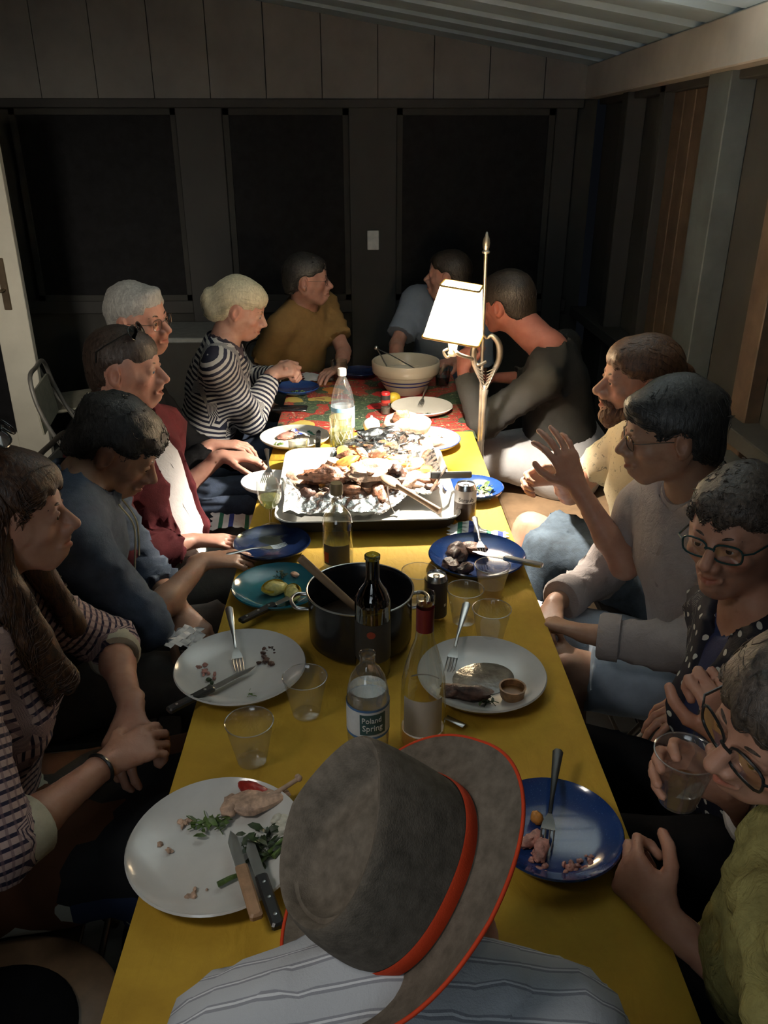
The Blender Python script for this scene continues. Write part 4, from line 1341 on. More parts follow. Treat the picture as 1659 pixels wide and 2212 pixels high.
# --- right, nearest: yellow scarf, drinking
person('R5', label='woman in a black and white striped top and yellow scarf, holding a cup', seed=22,
       head=W(1722, 1560, .78), az=-104, pitch=-12, roll=-14, hs=.95, pelvis=(.76, .58, .53), neck=(.53, .665, 1.02), taz=-84, sw=.175, bust=True,
       skin=SK1, face=dict(fem=1, nose=1.05), hair_mat=HB_GREYBR,
       armR=dict(w=W(1560, 1700, .93), e=(.62, .98, .80), d=(-.75, .05, .45), n=(-.2, -.9, .1), s=(-.4, .1, .8), curl=(.55, .55, .6, .7), thumb=.6, sleeve=1.25),
       armL=dict(w=W(1440, 1990, .82), e=(.66, .56, .66), d=(-.45, .80, .25), n=(.5, .6, -.3), s=(.1, .2, .9), curl=(1.15, 1.25, 1.35, 1.4), thumb=.7, sleeve=1.35),
       legL=dict(k=(.46, .62, .56)), legR=dict(k=(.46, .84, .56)),
       hair=dict(th=.022, line=0.001, slope=.60, comb='down', amp=.004, freq=80, strands=700, len=(.03, .07), rad=.0011),
       clothes=[dict(kind='top', name='striped_top', mat=m_blackwhite, ease=.022, sleeve=1.3, cuff=.02, neck=.075, fold=.006, hem=-.1),
                dict(kind='trousers', mat=m_black)])
# --- near end, back to the camera, under the hat
HAT = T(880, 1885, 1.075)
person('H1', label='person in a fine striped grey shirt seen from behind at the near table end', seed=23,
       head=HAT - unit(V3(-.66, -.17, .73)) * .080 + V3(-.035, -.01, -.02), az=8, pitch=-4, roll=-34, hs=.86, pelvis=(.0, .22, .50), neck=T(850, 2112, .985), taz=0, sw=.178, size=.95, girth=.95,
       skin=SK2, face=dict(), hair_mat=HB_DARK,
       armL=dict(w=(-.16, .78, .70), e=(-.28, .48, .66), d=(.3, .9, .0), n=(0, 0, -1), s=(.9, -.2, 0), sleeve=1.3),
       armR=dict(w=(.22, .78, .70), e=(.36, .48, .66), d=(-.3, .9, .0), n=(0, 0, -1), s=(-.9, -.2, 0), sleeve=1.3),
       legL=dict(k=(-.10, .70, .56)), legR=dict(k=(.14, .70, .56)),
       hair=dict(th=.006, line=-0.043, slope=.8, comb='down', strands=700, len=(.01, .02)),
       clothes=[dict(kind='top', name='shirt', mat=m_hatshirt, ease=.022, sleeve=1.3, neck=.066, collar=1.2, fold=.006, hem=-.1),
                dict(kind='trousers', mat=m_jeans)])
# ================================================================ things worn
m_frameblk = mat('black_frame', (.012, .014, .014), .3, bump=0)
m_frameteal = mat('dark_teal_frame', (.012, .045, .045), .3, bump=0)
m_framebrn = mat('thin_metal_frame', (.10, .08, .06), .35, .7, bump=0)
m_lens = thin_glass('spectacle_lens', (.95, .96, .95), .10, .02)
m_sunlens = thin_glass('sunglass_lens', (.10, .09, .12), .35, .05)
eyeglasses(cast['R4']['hd'], m_frameteal, m_lens, 'dark teal rectangular glasses on the woman with the polka dots', (.0265, .0185), r=.0020)
eyeglasses(cast['R3']['hd'], m_framebrn, m_lens, 'thin-rimmed glasses on the person in grey linen', (.024, .016), r=.0011)
eyeglasses(cast['R5']['hd'], m_frameblk, m_lens, 'big black-rimmed glasses on the woman with the yellow scarf', (.027, .022), r=.0020)
eyeglasses(cast['L4']['hd'], m_framebrn, m_lens, 'round thin glasses on the silver-haired woman', (.021, .019), r=.0010)
eyeglasses(cast['L6']['hd'], m_framebrn, m_lens, 'thin glasses on the man in ochre', (.023, .016), r=.0010)
eyeglasses(cast['L3']['hd'], m_frameblk, m_sunlens, 'dark sunglasses pushed up on the hair of the man in maroon', (.027, .020), raised=(-.046, .066, R(30)), name='sunglasses', r=.0016)
eyeglasses(cast['L1']['hd'], m_frameblk, m_sunlens, 'dark sunglasses on the hair of the woman in the checked sweater', (.027, .020), raised=(-.055, .090, R(50)), name='sunglasses', r=.0018)

# fedora: felt crown with a teardrop dent, orange band, narrow brim curled up at the back
hatf = Frame(HAT, 37.7, 36, -24.9)
ax_r, ax_f, ax_u = hatf.r, hatf.f, hatf.u
def felt_fn(t):
    f = t.noise(t.coord(), 60, 4, .6)
    return t.ramp(f, [(.3, (.085, .072, .056)), (.7, (.155, .13, .103))])
m_felt = knit('grey_brown_felt', felt_fn, .95, .5, 500, .3)
m_orange = knit('orange_red_trim', plain((.50, .045, .012), .15), .7, .3, 500, .2)
hat = empty('fedora_hat', tuple(HAT), (0, 0, 0), 'grey-brown felt fedora with an orange-red band and a teardrop crown dent', 'hat')
hat.rotation_euler = Matrix(np.stack([ax_r, ax_f, ax_u], 1).tolist()).to_euler()
A_, B_ = .085, .107          # half width, half length of the head opening
def sq(a, p=2.25):
    c, s = math.cos(a), math.sin(a)
    k = (abs(c) ** p + abs(s) ** p) ** (-1 / p)
    return c * k, s * k
NS = 96
def brim_z(a, t):            # t 0 at the band, 1 at the edge; front (a=90 deg) dips, back and sides curl up
    back = max(0, -math.sin(a)); sidek = abs(math.cos(a))
    return t * t * (.030 * back + .014 * sidek) - t * .012 * max(0, math.sin(a)) - .002
rings = []
def oring(w, z, zf=None): return [(sq(2 * PI * i / NS)[0] * (A_ + w), sq(2 * PI * i / NS)[1] * (B_ + w), (zf(2 * PI * i / NS) if zf else 0) + z) for i in range(NS)]
BW = .058
top = [oring(BW * t_, .0030, lambda a, t_=t_: brim_z(a, t_)) for t_ in np.linspace(-.04, 1, 9)]
bot = [oring(BW * t_, .0, lambda a, t_=t_: brim_z(a, t_)) for t_ in np.linspace(1, -.04, 9)]
obj('brim', loft(top + bot + [top[0]]), m_felt, hat)
edge = oring(BW, .0015, lambda a: brim_z(a, 1))
obj('brim_edge', tube(edge + edge[:2], .0022, 8, False), m_orange, hat)
# crown: outer wall narrowing a little, round lip, then the dent
def crown_pt(a, rad, lev):
    cx, cy = sq(a)
    pinch = 1 - .20 * lev * max(0, math.sin(a)) ** 1.2 * abs(math.cos(a)) ** .6 - .10 * lev * max(0, math.sin(a)) ** 2
    return (cx * A_ * rad * pinch * (1 - .16 * max(0, math.sin(a)) * lev), cy * B_ * rad * (1 - .04 * lev))
CH = .118
cr = []
for z_, r_, l_ in ((.0, 1.0, 0), (.03, .998, .1), (.06, .99, .3), (.09, .975, .6), (.110, .955, .9), (.120, .935, 1), (.1245, .905, 1), (.1225, .870, 1), (.113, .835, 1), (.100, .80, 1), (.091, .75, 1), (.086, .68, 1), (.086, .55, 1), (.089, .38, 1), (.091, .20, 1), (.0915, .05, 1)):
    ring = []
    for i in range(NS):
        a = 2 * PI * i / NS
        x, y = crown_pt(a, r_, l_)
        ri = max(0, (l_ - .0)) * 0
        zf = z_ + (.012 * math.sin(a) * l_ * (1 if r_ > .82 else .3)) - .012 * l_ * max(0, -math.sin(a)) * (1 if r_ > .82 else .4)
        q_ = min(1, max(0, (.88 - r_) / .08)); x *= 1 - q_ * (.10 + .42 * max(0, math.sin(a)) ** 1.5); y = y * (1 - .03 * q_)
        ring.append((x, y, zf))
    cr.append(ring)
obj('crown', loft(cr, False, True), m_felt, hat)
obj('hat_band', loft([[(sq(2 * PI * i / NS)[0] * (A_ * k), sq(2 * PI * i / NS)[1] * (B_ * k), z) for i in range(NS)] for z, k in ((.002, 1.012), (.004, 1.022), (.019, 1.018), (.021, 1.004))]), m_orange, hat)

# crinkled yellow scarf on the woman at the right edge
c_ = cast['R5']
nb, fw, sd, up = c_['nb'], c_['fwd'], c_['side'], c_['up']
G = Field(nb - .42, nb + .32, .007)
loop = [nb + sd * math.cos(a) * .105 + fw * (.03 + .085 * math.sin(a)) + up * (.01 - .03 * math.sin(a)) for a in np.linspace(0, 2 * PI, 15)]
for i in range(14): G.put(cap(loop[i], loop[i + 1], .036, .036), .02)
loop2 = [nb + sd * math.cos(a) * .125 + fw * (.04 + .105 * math.sin(a)) + up * (-.04 - .06 * math.sin(a)) for a in np.linspace(0, 2 * PI, 15)]
for i in range(14): G.put(cap(loop2[i], loop2[i + 1], .032, .032), .015)
for s_ in (-1, 1):
    q = [nb + sd * s_ * .07 + fw * .15 - up * .08, nb + sd * s_ * .10 + fw * .19 - up * .18, nb + sd * s_ * .11 + fw * .19 - up * .23]
    for i in range(2): G.put(cap(q[i], q[i + 1], .05 + .012 * i, .062 + .012 * i, fw, .45), .02)
sv, sf = G.mesh(.1)
sn = normals(sv, sf)
q_ = (sv - nb)
ang_ = np.arctan2(q_ @ fw, q_ @ sd)
sv = sv + sn * (.006 * np.sin(ang_ * 9 + 60 * (q_ @ up)) * nz(sv, 20, 4, 1) + .006 * nz(sv, 55, 6, 2) + .004 * np.sin((q_ @ sd) * 150 + 30 * (q_ @ up)))[:, None]
rt = empty('scarf', tuple(nb), (0, 0, 0), 'crinkled yellow-green scarf around the neck of the woman at the right edge', 'scarf')
mesh_obj('scarf_cloth', sv, sf, m_scarf, rt)
# drawstrings of the hooded jacket, watch and bracelets
c_ = cast['L2']
o_ = np.array(c_['root'].location)
for s_, ln in ((1, .20), (-1, .15)):
    p0 = c_['nb'] + c_['fwd'] * .10 + c_['side'] * s_ * .028 - c_['up'] * .03
    q = [p0 - o_, p0 + c_['fwd'] * .045 - c_['up'] * .05 - o_, p0 + c_['fwd'] * .062 - c_['up'] * ln * .7 - o_, p0 + c_['fwd'] * .07 - c_['up'] * ln - o_]
    obj('drawstring', tube(bez([tuple(x) for x in q], 5), .0026, 6), mat('cream_cord', (.62, .55, .36), .8), c_['root'])
def bracelet(key, arm, t_, r, th, mt, name, label):
    S, E, Wr, a = cast[key]['arms'][arm]
    p = E + (Wr - E) * t_
    u = unit(Wr - E)
    e = empty(name, tuple(p), (0, 0, 0), label, name.replace('_', ' '))
    e1 = unit(np.cross(u, V3(.2, .1, 1))); e2 = np.cross(u, e1)
    pts = [tuple((e1 * math.cos(x) + e2 * math.sin(x)) * r) for x in np.linspace(0, 2 * PI, 25)]
    obj('band', tube(pts + pts[1:2], th, 6, False), mt, e)
    return e, u, e1, e2
bracelet('L1', 'R', .93, .0285, .0035, m_frameblk, 'bracelet', 'dark bracelet on the wrist of the woman in the checked sweater')
bracelet('R5', 'L', .55, .036, .0022, m_frameblk, 'bracelet', 'thin dark bracelet on the forearm by the near right corner of the table')

# front placket with buttons, laid on the cloth
from mathutils.bvhtree import BVHTree
def front_band(key, top, off, width, mt, btn_m, t0, t1, nbt=6, name='placket'):
    c_ = cast[key]
    o_ = [x for x in c_['root'].children if x.name.split('.')[0] == top][0]
    vs_ = [tuple(v.co + c_['root'].location) for v in o_.data.vertices]
    bv = BVHTree.FromPolygons(vs_, [tuple(p.vertices) for p in o_.data.polygons])
    nb, pel, up, fw, sd = c_['nb'], c_['pel'], c_['up'], c_['fwd'], c_['side']
    base_ = np.array(c_['root'].location)
    rows, L = [], np.linalg.norm(nb - pel)
    for t_ in np.linspace(t0, t1, 26):
        a = nb + (pel - nb) * t_
        row = []
        for x_ in (off - width / 2, off, off + width / 2):
            s_ = a + sd * x_ + fw * .45
            h, n_, i_, d_ = bv.ray_cast(Vector(s_), Vector(-fw))
            if h is None: row = None; break
            row.append((np.array(h), np.array(n_)))
        if row and max(abs(float((p - a) @ fw)) for p, q_ in row) > .19: row = None
        if row and rows and np.linalg.norm(row[1][0] - rows[-1][1][0]) > .05: break
        if row: rows.append(row)
    if len(rows) < 4: return
    out = [[tuple(p + n_ * .0005 - base_) for p, n_ in r_] + [tuple(p + n_ * .0035 - base_) for p, n_ in r_[::-1]] for r_ in rows]
    pk = obj(name, loft(out, True, True), mt, c_['root'])
    step = max(1, len(rows) // nbt)
    for r_ in rows[1::step]:
        p, n_ = r_[1]
        q = Vector(n_).to_track_quat('Z', 'Y').to_euler()
        obj('button', xf(lathe([(0, 0), (.0055, 0), (.0055, .002), (.004, .0026), (0, .002)], 14), tuple(p + n_ * .0035 - base_), tuple(q)), btn_m, pk)
m_button = mat('shell_button', (.42, .38, .34), .35, bump=0)
front_band('R3', 'linen_shirt', .0, .034, knit('linen_placket', plain((.27, .235, .225), .1), .9, .4, 240, .6), m_button, .10, .95)
front_band('L3', 'shirt', .0, .030, m_whiteshirt, m_button, .10, 1.0)
# ================================================================ the bridge lamp
m_brass = mat('aged_brass', (.34, .30, .24), .38, .9, var=.15, bump=.1)
m_shade = NT('lamp_shade_fabric')
m_shade.t.nodes.remove(m_shade.b)
tl = m_shade.n('ShaderNodeBsdfTranslucent'); tl.inputs[0].default_value = (.80, .66, .46, 1)
df = m_shade.n('ShaderNodeBsdfDiffuse'); df.inputs[0].default_value = (.80, .74, .62, 1)
mx = m_shade.n('ShaderNodeMixShader'); mx.inputs[0].default_value = .20
m_shade.l(df.outputs[0], mx.inputs[1]); m_shade.l(tl.outputs[0], mx.inputs[2]); m_shade.l(mx.outputs[0], m_shade.out.inputs[0])
m_shade = m_shade.m
m_gold = mat('gold_braid', (.45, .27, .06), .6, .2)
LX, LY = .412, 2.97
lamp = empty('floor_lamp', (LX, LY, 0), (0, 0, 0), 'brass swing-arm floor lamp with a lit four-sided shade beside the tables', 'lamp')
obj('base', lathe([(0, 0), (.13, 0), (.135, .01), (.12, .02), (.05, .03), (.02, .05), (.012, .08), (0, .08)], 32), m_brass, lamp)
ztop = W(1049, 545, LY)[2]
obj('pole', tube([(0, 0, .07), (-.02, 0, ztop)], .0068, 12), m_brass, lamp)
obj('finial', xf(lathe([(0, 0), (.013, .0), (.015, .006), (.009, .012), (.012, .02), (.0135, .035), (.011, .05), (.006, .06), (.004, .07), (0, .074)], 16), (-.02, 0, ztop - .004)), m_brass, lamp)
zo = W(1040, 775, LY)[2]
# lyre-shaped ornament of feathered leaves around the pole
ly = obj('lyre_ornament', join(*[tube(bez([(0, 0, zo - .11), (s * .024, -.004, zo - .06), (s * .048, -.006, zo), (s * .044, -.004, zo + .055), (s * .018, 0, zo + .085), (0, 0, zo + .075)], 6), [.004 + .0085 * math.sin(PI * min(1, i / 30)) for i in range(31)], 8) for s in (-1, 1)]), m_brass, lamp)
for i in range(14):
    s = -1 if i % 2 else 1
    z0 = zo - .10 + (i // 2) * .012
    obj('leaf', tube(bez([(s * .004, -.008, z0 - .02), (s * (.012 + .002 * i), -.014, z0), (s * (.022 + .0022 * i), -.012, z0 + .028)], 4), [.002, .003, .0045, .005, .005, .0045, .0035, .002, .001], 6, True, .5), m_brass, ly)
obj('lower_stem', xf(lathe([(.0075, -.45), (.011, -.40), (.008, -.34), (.012, -.26), (.010, -.2), (.013, -.14), (.016, -.12), (.009, -.10)], 16), (0, 0, zo)), m_brass, lamp)
sh = W(979, 728, LY - .31) - V3(LX, LY, 0)      # the middle of the shade's lower rim
sock = V3(sh[0] + .0, sh[1], sh[2] - .045)
arm = bez([(0, 0, zo - .01), (-.03, -.01, zo - .02), (-.055, -.02, zo + .005), (float(sock[0]) + .02, float(sock[1]) - .0, float(sock[2]) - .012), (float(sock[0]), float(sock[1]), float(sock[2]) + .01)], 6)
obj('arm', tube(arm, .0065, 10), m_brass, lamp)
obj('scroll', tube(bez([(float(sock[0]) - .0, float(sock[1]), float(sock[2]) - .01), (float(sock[0]) - .018, float(sock[1]), float(sock[2]) - .022), (float(sock[0]) - .030, float(sock[1]), float(sock[2]) - .004), (float(sock[0]) - .016, float(sock[1]), float(sock[2]) + .006)], 5), .0045, 8), m_brass, lamp)
obj('socket', xf(lathe([(0, -.02), (.012, -.018), (.017, -.008), (.013, .0), (.016, .02), (.016, .05), (.012, .055), (0, .055)], 20), tuple(sock)), mat('candle_sleeve', (.7, .64, .5), .5), lamp)
bulb_m = NT('bulb_glass'); bulb_m.b.inputs['Emission Color'].default_value = (1, .80, .55, 1); bulb_m.b.inputs['Emission Strength'].default_value = 22.0
SHROT = (0, R(7.5), R(-13))
hb, ht, hh_ = .090, .062, .168
def sr(h_, z, n=6, cr=.012):
    p = []
    for cx, cy, a0 in ((1, 1, 0), (-1, 1, 90), (-1, -1, 180), (1, -1, 270)):
        for k in range(4):
            a = R(a0 + 30 * k)
            p.append(((h_ - cr) * cx + cr * math.cos(a), (h_ - cr) * cy + cr * math.sin(a), z))
    return p
shade_rings = [sr(hb, 0), sr(hb * .66 + ht * .34, hh_ * .34), sr(hb * .34 + ht * .66, hh_ * .67), sr(ht, hh_)]
shade_in = [sr(hb - .0015, 0), sr(hb * .66 + ht * .34 - .0015, hh_ * .34), sr(hb * .34 + ht * .66 - .0015, hh_ * .67), sr(ht - .0015, hh_)]
so = obj('lamp_shade', loft(shade_rings), m_shade, lamp, loc=tuple(sh), rot=SHROT)
for nm, h_, z in (('lower_braid', hb, .002), ('upper_braid', ht, hh_ - .002)):
    p = sr(h_ + .001, z)
    obj(nm, tube(p + p[:2], .0035, 6, False), m_gold, so)
bl = obj('bulb', xf(sphere(.024, 18, 12, sc=(1, 1, 1.3)), tuple(sock + V3(.012, 0, .115))), bulb_m.m, lamp)
bl.visible_shadow = True
pl = bpy.data.lights.new('lamp_bulb_light', 'POINT')
pl.energy = 155.0
pl.color = (1.0, .91, .78)
pl.shadow_soft_size = .024
po = bpy.data.objects.new('lamp_bulb_light', pl); col.objects.link(po)
bulb_w = V3(LX, LY, 0) + sock + V3(.012, -.0, .118)
po.location = tuple(bulb_w)
bl.visible_shadow = False
m_socket = None

# ================================================================ tableware
m_china = mat('white_china', (.62, .61, .58), .18, var=.03, bump=.03, coat=.4)
m_china2 = mat('cream_china', (.66, .62, .53), .22, var=.03, bump=.03)
def glaze(name, c, sp):
    t = NT(name)
    f = t.noise(t.coord(), 420, 2, .5)
    t.base(t.ramp(f, [(.0, c), (.66, c), (.72, sp)]), .16)
    t.b.inputs['Coat Weight'].default_value = .5
    return t.m
m_enamel = glaze('blue_enamel', (.011, .038, .15), (.06, .12, .30))
m_enameldk = glaze('dark_blue_enamel', (.006, .015, .055), (.03, .05, .12))
m_turq = glaze('turquoise_glaze', (.008, .11, .15), (.02, .16, .20))
m_enamelrim = mat('blue_rim', (.02, .05, .28), .2, bump=0)
m_blackenamel = mat('black_enamel', (.012, .012, .014), .22, bump=.05)
m_greenh = mat('knife_handle', (.02, .02, .02), .35)
m_woodh = mat('wooden_handle', (.38, .22, .12), .55, var=.2, nscale=30)
m_meat = mat('roast_meat', (.30, .13, .07), .5, var=.45, nscale=45, bump=.7, bscale=90, bdist=.004)
m_meatdk = mat('charred_meat', (.10, .045, .03), .5, var=.5, nscale=40, bump=.7, bscale=90, bdist=.004)
m_meatpale = mat('pale_meat', (.55, .36, .25), .55, var=.3, nscale=60, bump=.6, bscale=110, bdist=.003)
m_pink = mat('pink_meat', (.52, .24, .19), .5, var=.35, nscale=60, bump=.5, bscale=110)
m_orangefood = mat('orange_squash', (.65, .27, .05), .5, var=.25, nscale=40, bump=.3)
m_greens = mat('salad_green', (.10, .17, .035), .5, var=.4, nscale=60, bump=.3)
m_greensdk = mat('dark_green_leaf', (.035, .06, .02), .5, var=.4, nscale=60, bump=.3)
m_tomato = mat('tomato', (.42, .03, .02), .3, var=.3, nscale=40)
m_lemon = mat('lemon_flesh', (.72, .62, .20), .4, var=.15, nscale=80, bump=.3)
m_lemonpeel = mat('lemon_peel', (.75, .50, .04), .45, var=.1, nscale=80, bump=.3)
m_cheese = mat('crumbled_cheese', (.62, .60, .50), .6, var=.15, nscale=60, bump=.4)
m_bone = mat('bone', (.55, .38, .27), .5, var=.2, nscale=40)
PLATE = lambda r, h=.024, t=.004: [(0, .002), (r * .58, .002), (r * .66, .001), (r * .72, .006), (r * .86, h * .75), (r * .985, h), (r, h + .002), (r * .99, h + .004), (r * .86, h * .75 + t), (r * .72, .006 + t), (r * .63, .004 + t * .4), (0, .0035 + t * .4)]
COUPE = lambda r, h=.026: [(0, .001), (r * .60, .001), (r * .74, .006), (r * .93, h * .6), (r, h), (r * .985, h + .003), (r * .92, h * .66 + .004), (r * .73, .011), (r * .60, .005), (0, .005)]
def plate(px, py, r, mt, label, zoff=0, prof=COUPE, tilt=None, h=.026, group=None, name='plate'):
    p = T(px, py, ZT + zoff + h * .5)
    p[2] = ZT + zoff - .001
    e = empty(name, tuple(p), tilt or (0, 0, 0), label, 'plate', group)
    obj('dish', lathe(prof(r, h), 64), mt, e)
    return e, p
def thing_at(name, geo, mt, loc, rot, label, cat, group=None, part=None):
    o = obj(name, geo, mt, None, loc=tuple(loc), rot=rot)
    return tag(o, label, cat, group)
ZP = .0065       # a plate's well above the cloth
def fork_geo():
    hnd = loft([[(x, w, .001 + z_), (x, w * .6, .003 + z_), (x, -w * .6, .003 + z_), (x, -w, .001 + z_), (x, -w * .6, -.0005 + z_), (x, w * .6, -.0005 + z_)] for x, w, z_ in ((-.105, .006, 0), (-.10, .0095, 0), (-.05, .0065, .003), (0, .0035, .006), (.03, .0035, .003))], True, True)
    neck = loft([[(x, w, .003 + z_), (x, -w, .003 + z_), (x, -w, .001 + z_), (x, w, .001 + z_)] for x, w, z_ in ((.03, .0035, .002), (.045, .010, -.001), (.058, .012, -.0015))], True, True)
    tines = [tube([(.057, y, .0005), (.075, y, .0), (.092, y * .92, .0035), (.100, y * .85, .006)], [.0016, .0015, .0012, .0006], 5) for y in (-.0100, -.0034, .0034, .0100)]
    return hnd, neck, tines
def fork(loc, az, label, mt=None, hmt=None, rot=(0, 0), name='fork', group=None):
    mt = mt or m_steel
    e = empty(name, tuple(loc), (rot[0], rot[1], R(az)), label, 'fork', group)
    a, b, c = fork_geo()
    obj('handle', a, hmt or mt, e); obj('neck', b, mt, e)
    for q in c: obj('tine', q, mt, e)
    return e
def knife(loc, az, label, hmt=None, rivets=True, rot=(0, 0), L=.11, name='knife'):
    e = empty(name, tuple(loc), (rot[0], rot[1], R(az)), label, 'knife')
    bl_ = ([(0, -.008, 0), (0, .008, 0), (L * .7, .009, 0), (L, .0, 0), (L * .8, -.008, 0), (0, -.008, .0018), (0, .008, .0012), (L * .7, .009, .0012), (L, .0, .0012), (L * .8, -.008, .0018)],
           [(0, 1, 2, 3, 4), (9, 8, 7, 6, 5), (0, 5, 6, 1), (1, 6, 7, 2), (2, 7, 8, 3), (3, 8, 9, 4), (4, 9, 5, 0)])
    obj('blade', bl_, m_steel, e, smooth=False)
    hn = obj('handle', box(-.105, .002, -.0095, .0095, -.004, .008, .003), hmt or m_greenh, e, smooth=False)
    if rivets:
        for x in (-.085, -.05, -.018): obj('rivet', xf(lathe([(0, .0), (.003, 0), (.003, .0012), (0, .0018)], 10), (x, 0, .0075)), m_steel, hn)
    return e
def spoon(loc, az, label, rot=(0, 0), mt=None):
    e = empty('spoon', tuple(loc), (rot[0], rot[1], R(az)), label, 'spoon')
    a, b, c = fork_geo()
    obj('handle', a, mt or m_steel, e)
    obj('bowl', xf(sphere(1, 16, 10), (.056, 0, .0), (0, 0, 0), (.028, .018, .0035)), mt or m_steel, e)
    return e
_k = [0]
def seed():
    _k[0] += 1
    return _k[0]
def crumbs(parent_p, spots, mt, label, cat='food scraps', name='food_scraps', n=14, r=.004, spread=.02):
    gs = []
    for x, y in spots:
        for i in range(n):
            a, q = random.uniform(0, 6.28), abs(random.gauss(0, spread))
            s_ = random.uniform(.5, 1.6) * r
            gs.append(xf(lump(s_, seed() % 9, (1, random.uniform(.5, 1), .55), .3, 2.5, 7, 5), (x + q * math.cos(a), y + q * math.sin(a), s_ * .35), (0, 0, random.uniform(0, 6))))
    o = obj(name, join(*gs), mt, None, loc=(parent_p[0], parent_p[1], parent_p[2] + ZP))
    tag(o, label, cat); o['kind'] = 'stuff'
    return o
def leafy(parent_p, x, y, r, n, mt, label, name='salad_leaves'):
    gs = []
    for i in range(n):
        L = random.uniform(.5, 1.2) * r
        a, b = random.uniform(0, 6.28), random.uniform(-.7, .7)
        pts = [(0, 0, 0), (L * .35, L * .22, L * .1), (L * .75, L * .16, L * .12), (L, 0, L * .02), (L * .75, -L * .18, L * .1), (L * .35, -L * .2, L * .12)]
        g = (pts, [(0, 1, 5), (1, 2, 4, 5), (2, 3, 4)])
        gs.append(xf(g, (x + random.gauss(0, r * .6), y + random.gauss(0, r * .5), random.uniform(.001, .012)), (b, random.uniform(-.4, .2), a)))
        if i % 3 == 0: gs.append(xf(tube([(0, 0, 0), (L * .8, L * .1, L * .15), (L * 1.5, 0, 0)], .0009, 5), (x + random.gauss(0, r * .5), y + random.gauss(0, r * .4), .004), (0, 0, a)))
    o = obj(name, join(*gs), mt, None, loc=(parent_p[0], parent_p[1], parent_p[2] + ZP))
    tag(o, label, 'salad'); o['kind'] = 'stuff'
    return o
def piece(p, dx, dy, r, mt, label, cat='meat', group=None, sc=(1.2, .8, .6), name='meat_piece', z=0.0, az=None, amp=.25, rot=(0, 0)):
    s_ = seed()
    g = lump(r, s_ % 11, sc, amp, 2.0, 16, 11)
    return thing_at(name, g, mt, (p[0] + dx, p[1] + dy, p[2] + ZP + z + r * sc[2] * .72), (rot[0], rot[1], random.uniform(0, 6) if az is None else az), label, cat, group)

# big white plate nearest on the left
e, p = plate(470, 1828, .142, m_china, 'large white plate nearest the camera on the left, half full of leftovers')
def at(px, py, z=ZT + .012): return T(px, py, z)
def loc2(px, py, p, z=None):
    q = at(px, py, z or ZT + .015); return q[0] - p[0], q[1] - p[1]
dx, dy = loc2(545, 1735, p)
piece(p, dx, dy, .030, m_meatpale, 'shredded chicken leftovers on the large near left plate', sc=(1.5, .75, .5), az=.2, amp=.4)
piece(p, dx - .035, dy - .002, .020, m_meatpale, 'small chicken scrap at the left of the heap on the near left plate', sc=(1.2, .8, .5), amp=.4)
dx, dy = loc2(548, 1708, p)
piece(p, dx, dy, .020, m_tomato, 'red tomato chunk on the large near left plate', 'tomato', sc=(1.6, .8, .6), name='tomato', z=.002)
q = at(600, 1725)
bn = thing_at('bone', join(tube([(-.03, -.012, .0), (0, 0, .004), (.035, .018, .012)], [.006, .0045, .004], 8), sphere(.006, 10, 7, (.038, .019, .013)), sphere(.0055, 10, 7, (.036, .023, .013))), m_bone, (q[0], q[1], ZT + .022), (0, 0, .1), 'chicken leg bone sticking out over the rim of the near left plate', 'bone')
for i in range(4):
    dx, dy = loc2(598 + 14 * (i % 2), 1768 + 10 * (i // 2) + i * 4, p)
    piece(p, dx, dy, .010 + .002 * (i % 2), m_cheese, 'white lump of potato salad on the near left plate', 'potato salad', 'potato salad lumps on the near left plate', sc=(1, 1, .7), name='potato_salad_lump', amp=.3)
dx, dy = loc2(450, 1778, p); leafy(p, dx, dy, .022, 26, m_greens, 'pale green salad leaves left of the chicken on the near left plate')
dx, dy = loc2(565, 1825, p); leafy(p, dx, dy, .026, 40, m_greensdk, 'dark green salad leaves beside the knives on the near left plate')
for i, (a, b) in enumerate((((560, 1862), (620, 1805)), ((470, 1910), (525, 1885)), ((590, 1850), (625, 1815)))):
    u0, u1 = at(*a), at(*b)
    thing_at('asparagus_spear', tube([tuple(u0 - V3(*((u0 + u1) / 2))), (0, 0, .002), tuple(u1 - V3(*((u0 + u1) / 2)))], [.0045, .0038, .0028], 8), m_greens, tuple((u0 + u1) / 2 + V3(0, 0, -.001)), (0, 0, 0), ('longest asparagus spear on the near left plate', 'asparagus spear left of the knives on the near left plate', 'asparagus spear at the right rim of the near left plate')[i], 'asparagus', 'asparagus on the near left plate')
crumbs(p, [loc2(362, 1830, p), loc2(395, 1768, p), loc2(418, 1925, p)], m_meatpale, 'pale crumbs scattered on the near left plate', n=7, r=.004, spread=.008)
def along(px0, py0, px1, py1):
    a, b = at(px0, py0), at(px1, py1)
    return a, math.degrees(math.atan2(b[1] - a[1], b[0] - a[0]))
a, az = along(523, 1890, 497, 1800)
knife((a[0], a[1], ZT + .027), az, 'knife with a wooden handle lying over the rim of the near left plate', m_woodh, False, rot=(0, R(4)), L=.085)
a, az = along(562, 1900, 535, 1815)
knife((a[0] + .004, a[1] - .012, ZT + .030), az, 'black-handled riveted knife beside the wooden-handled one', m_greenh, True, rot=(0, R(6)), L=.09)

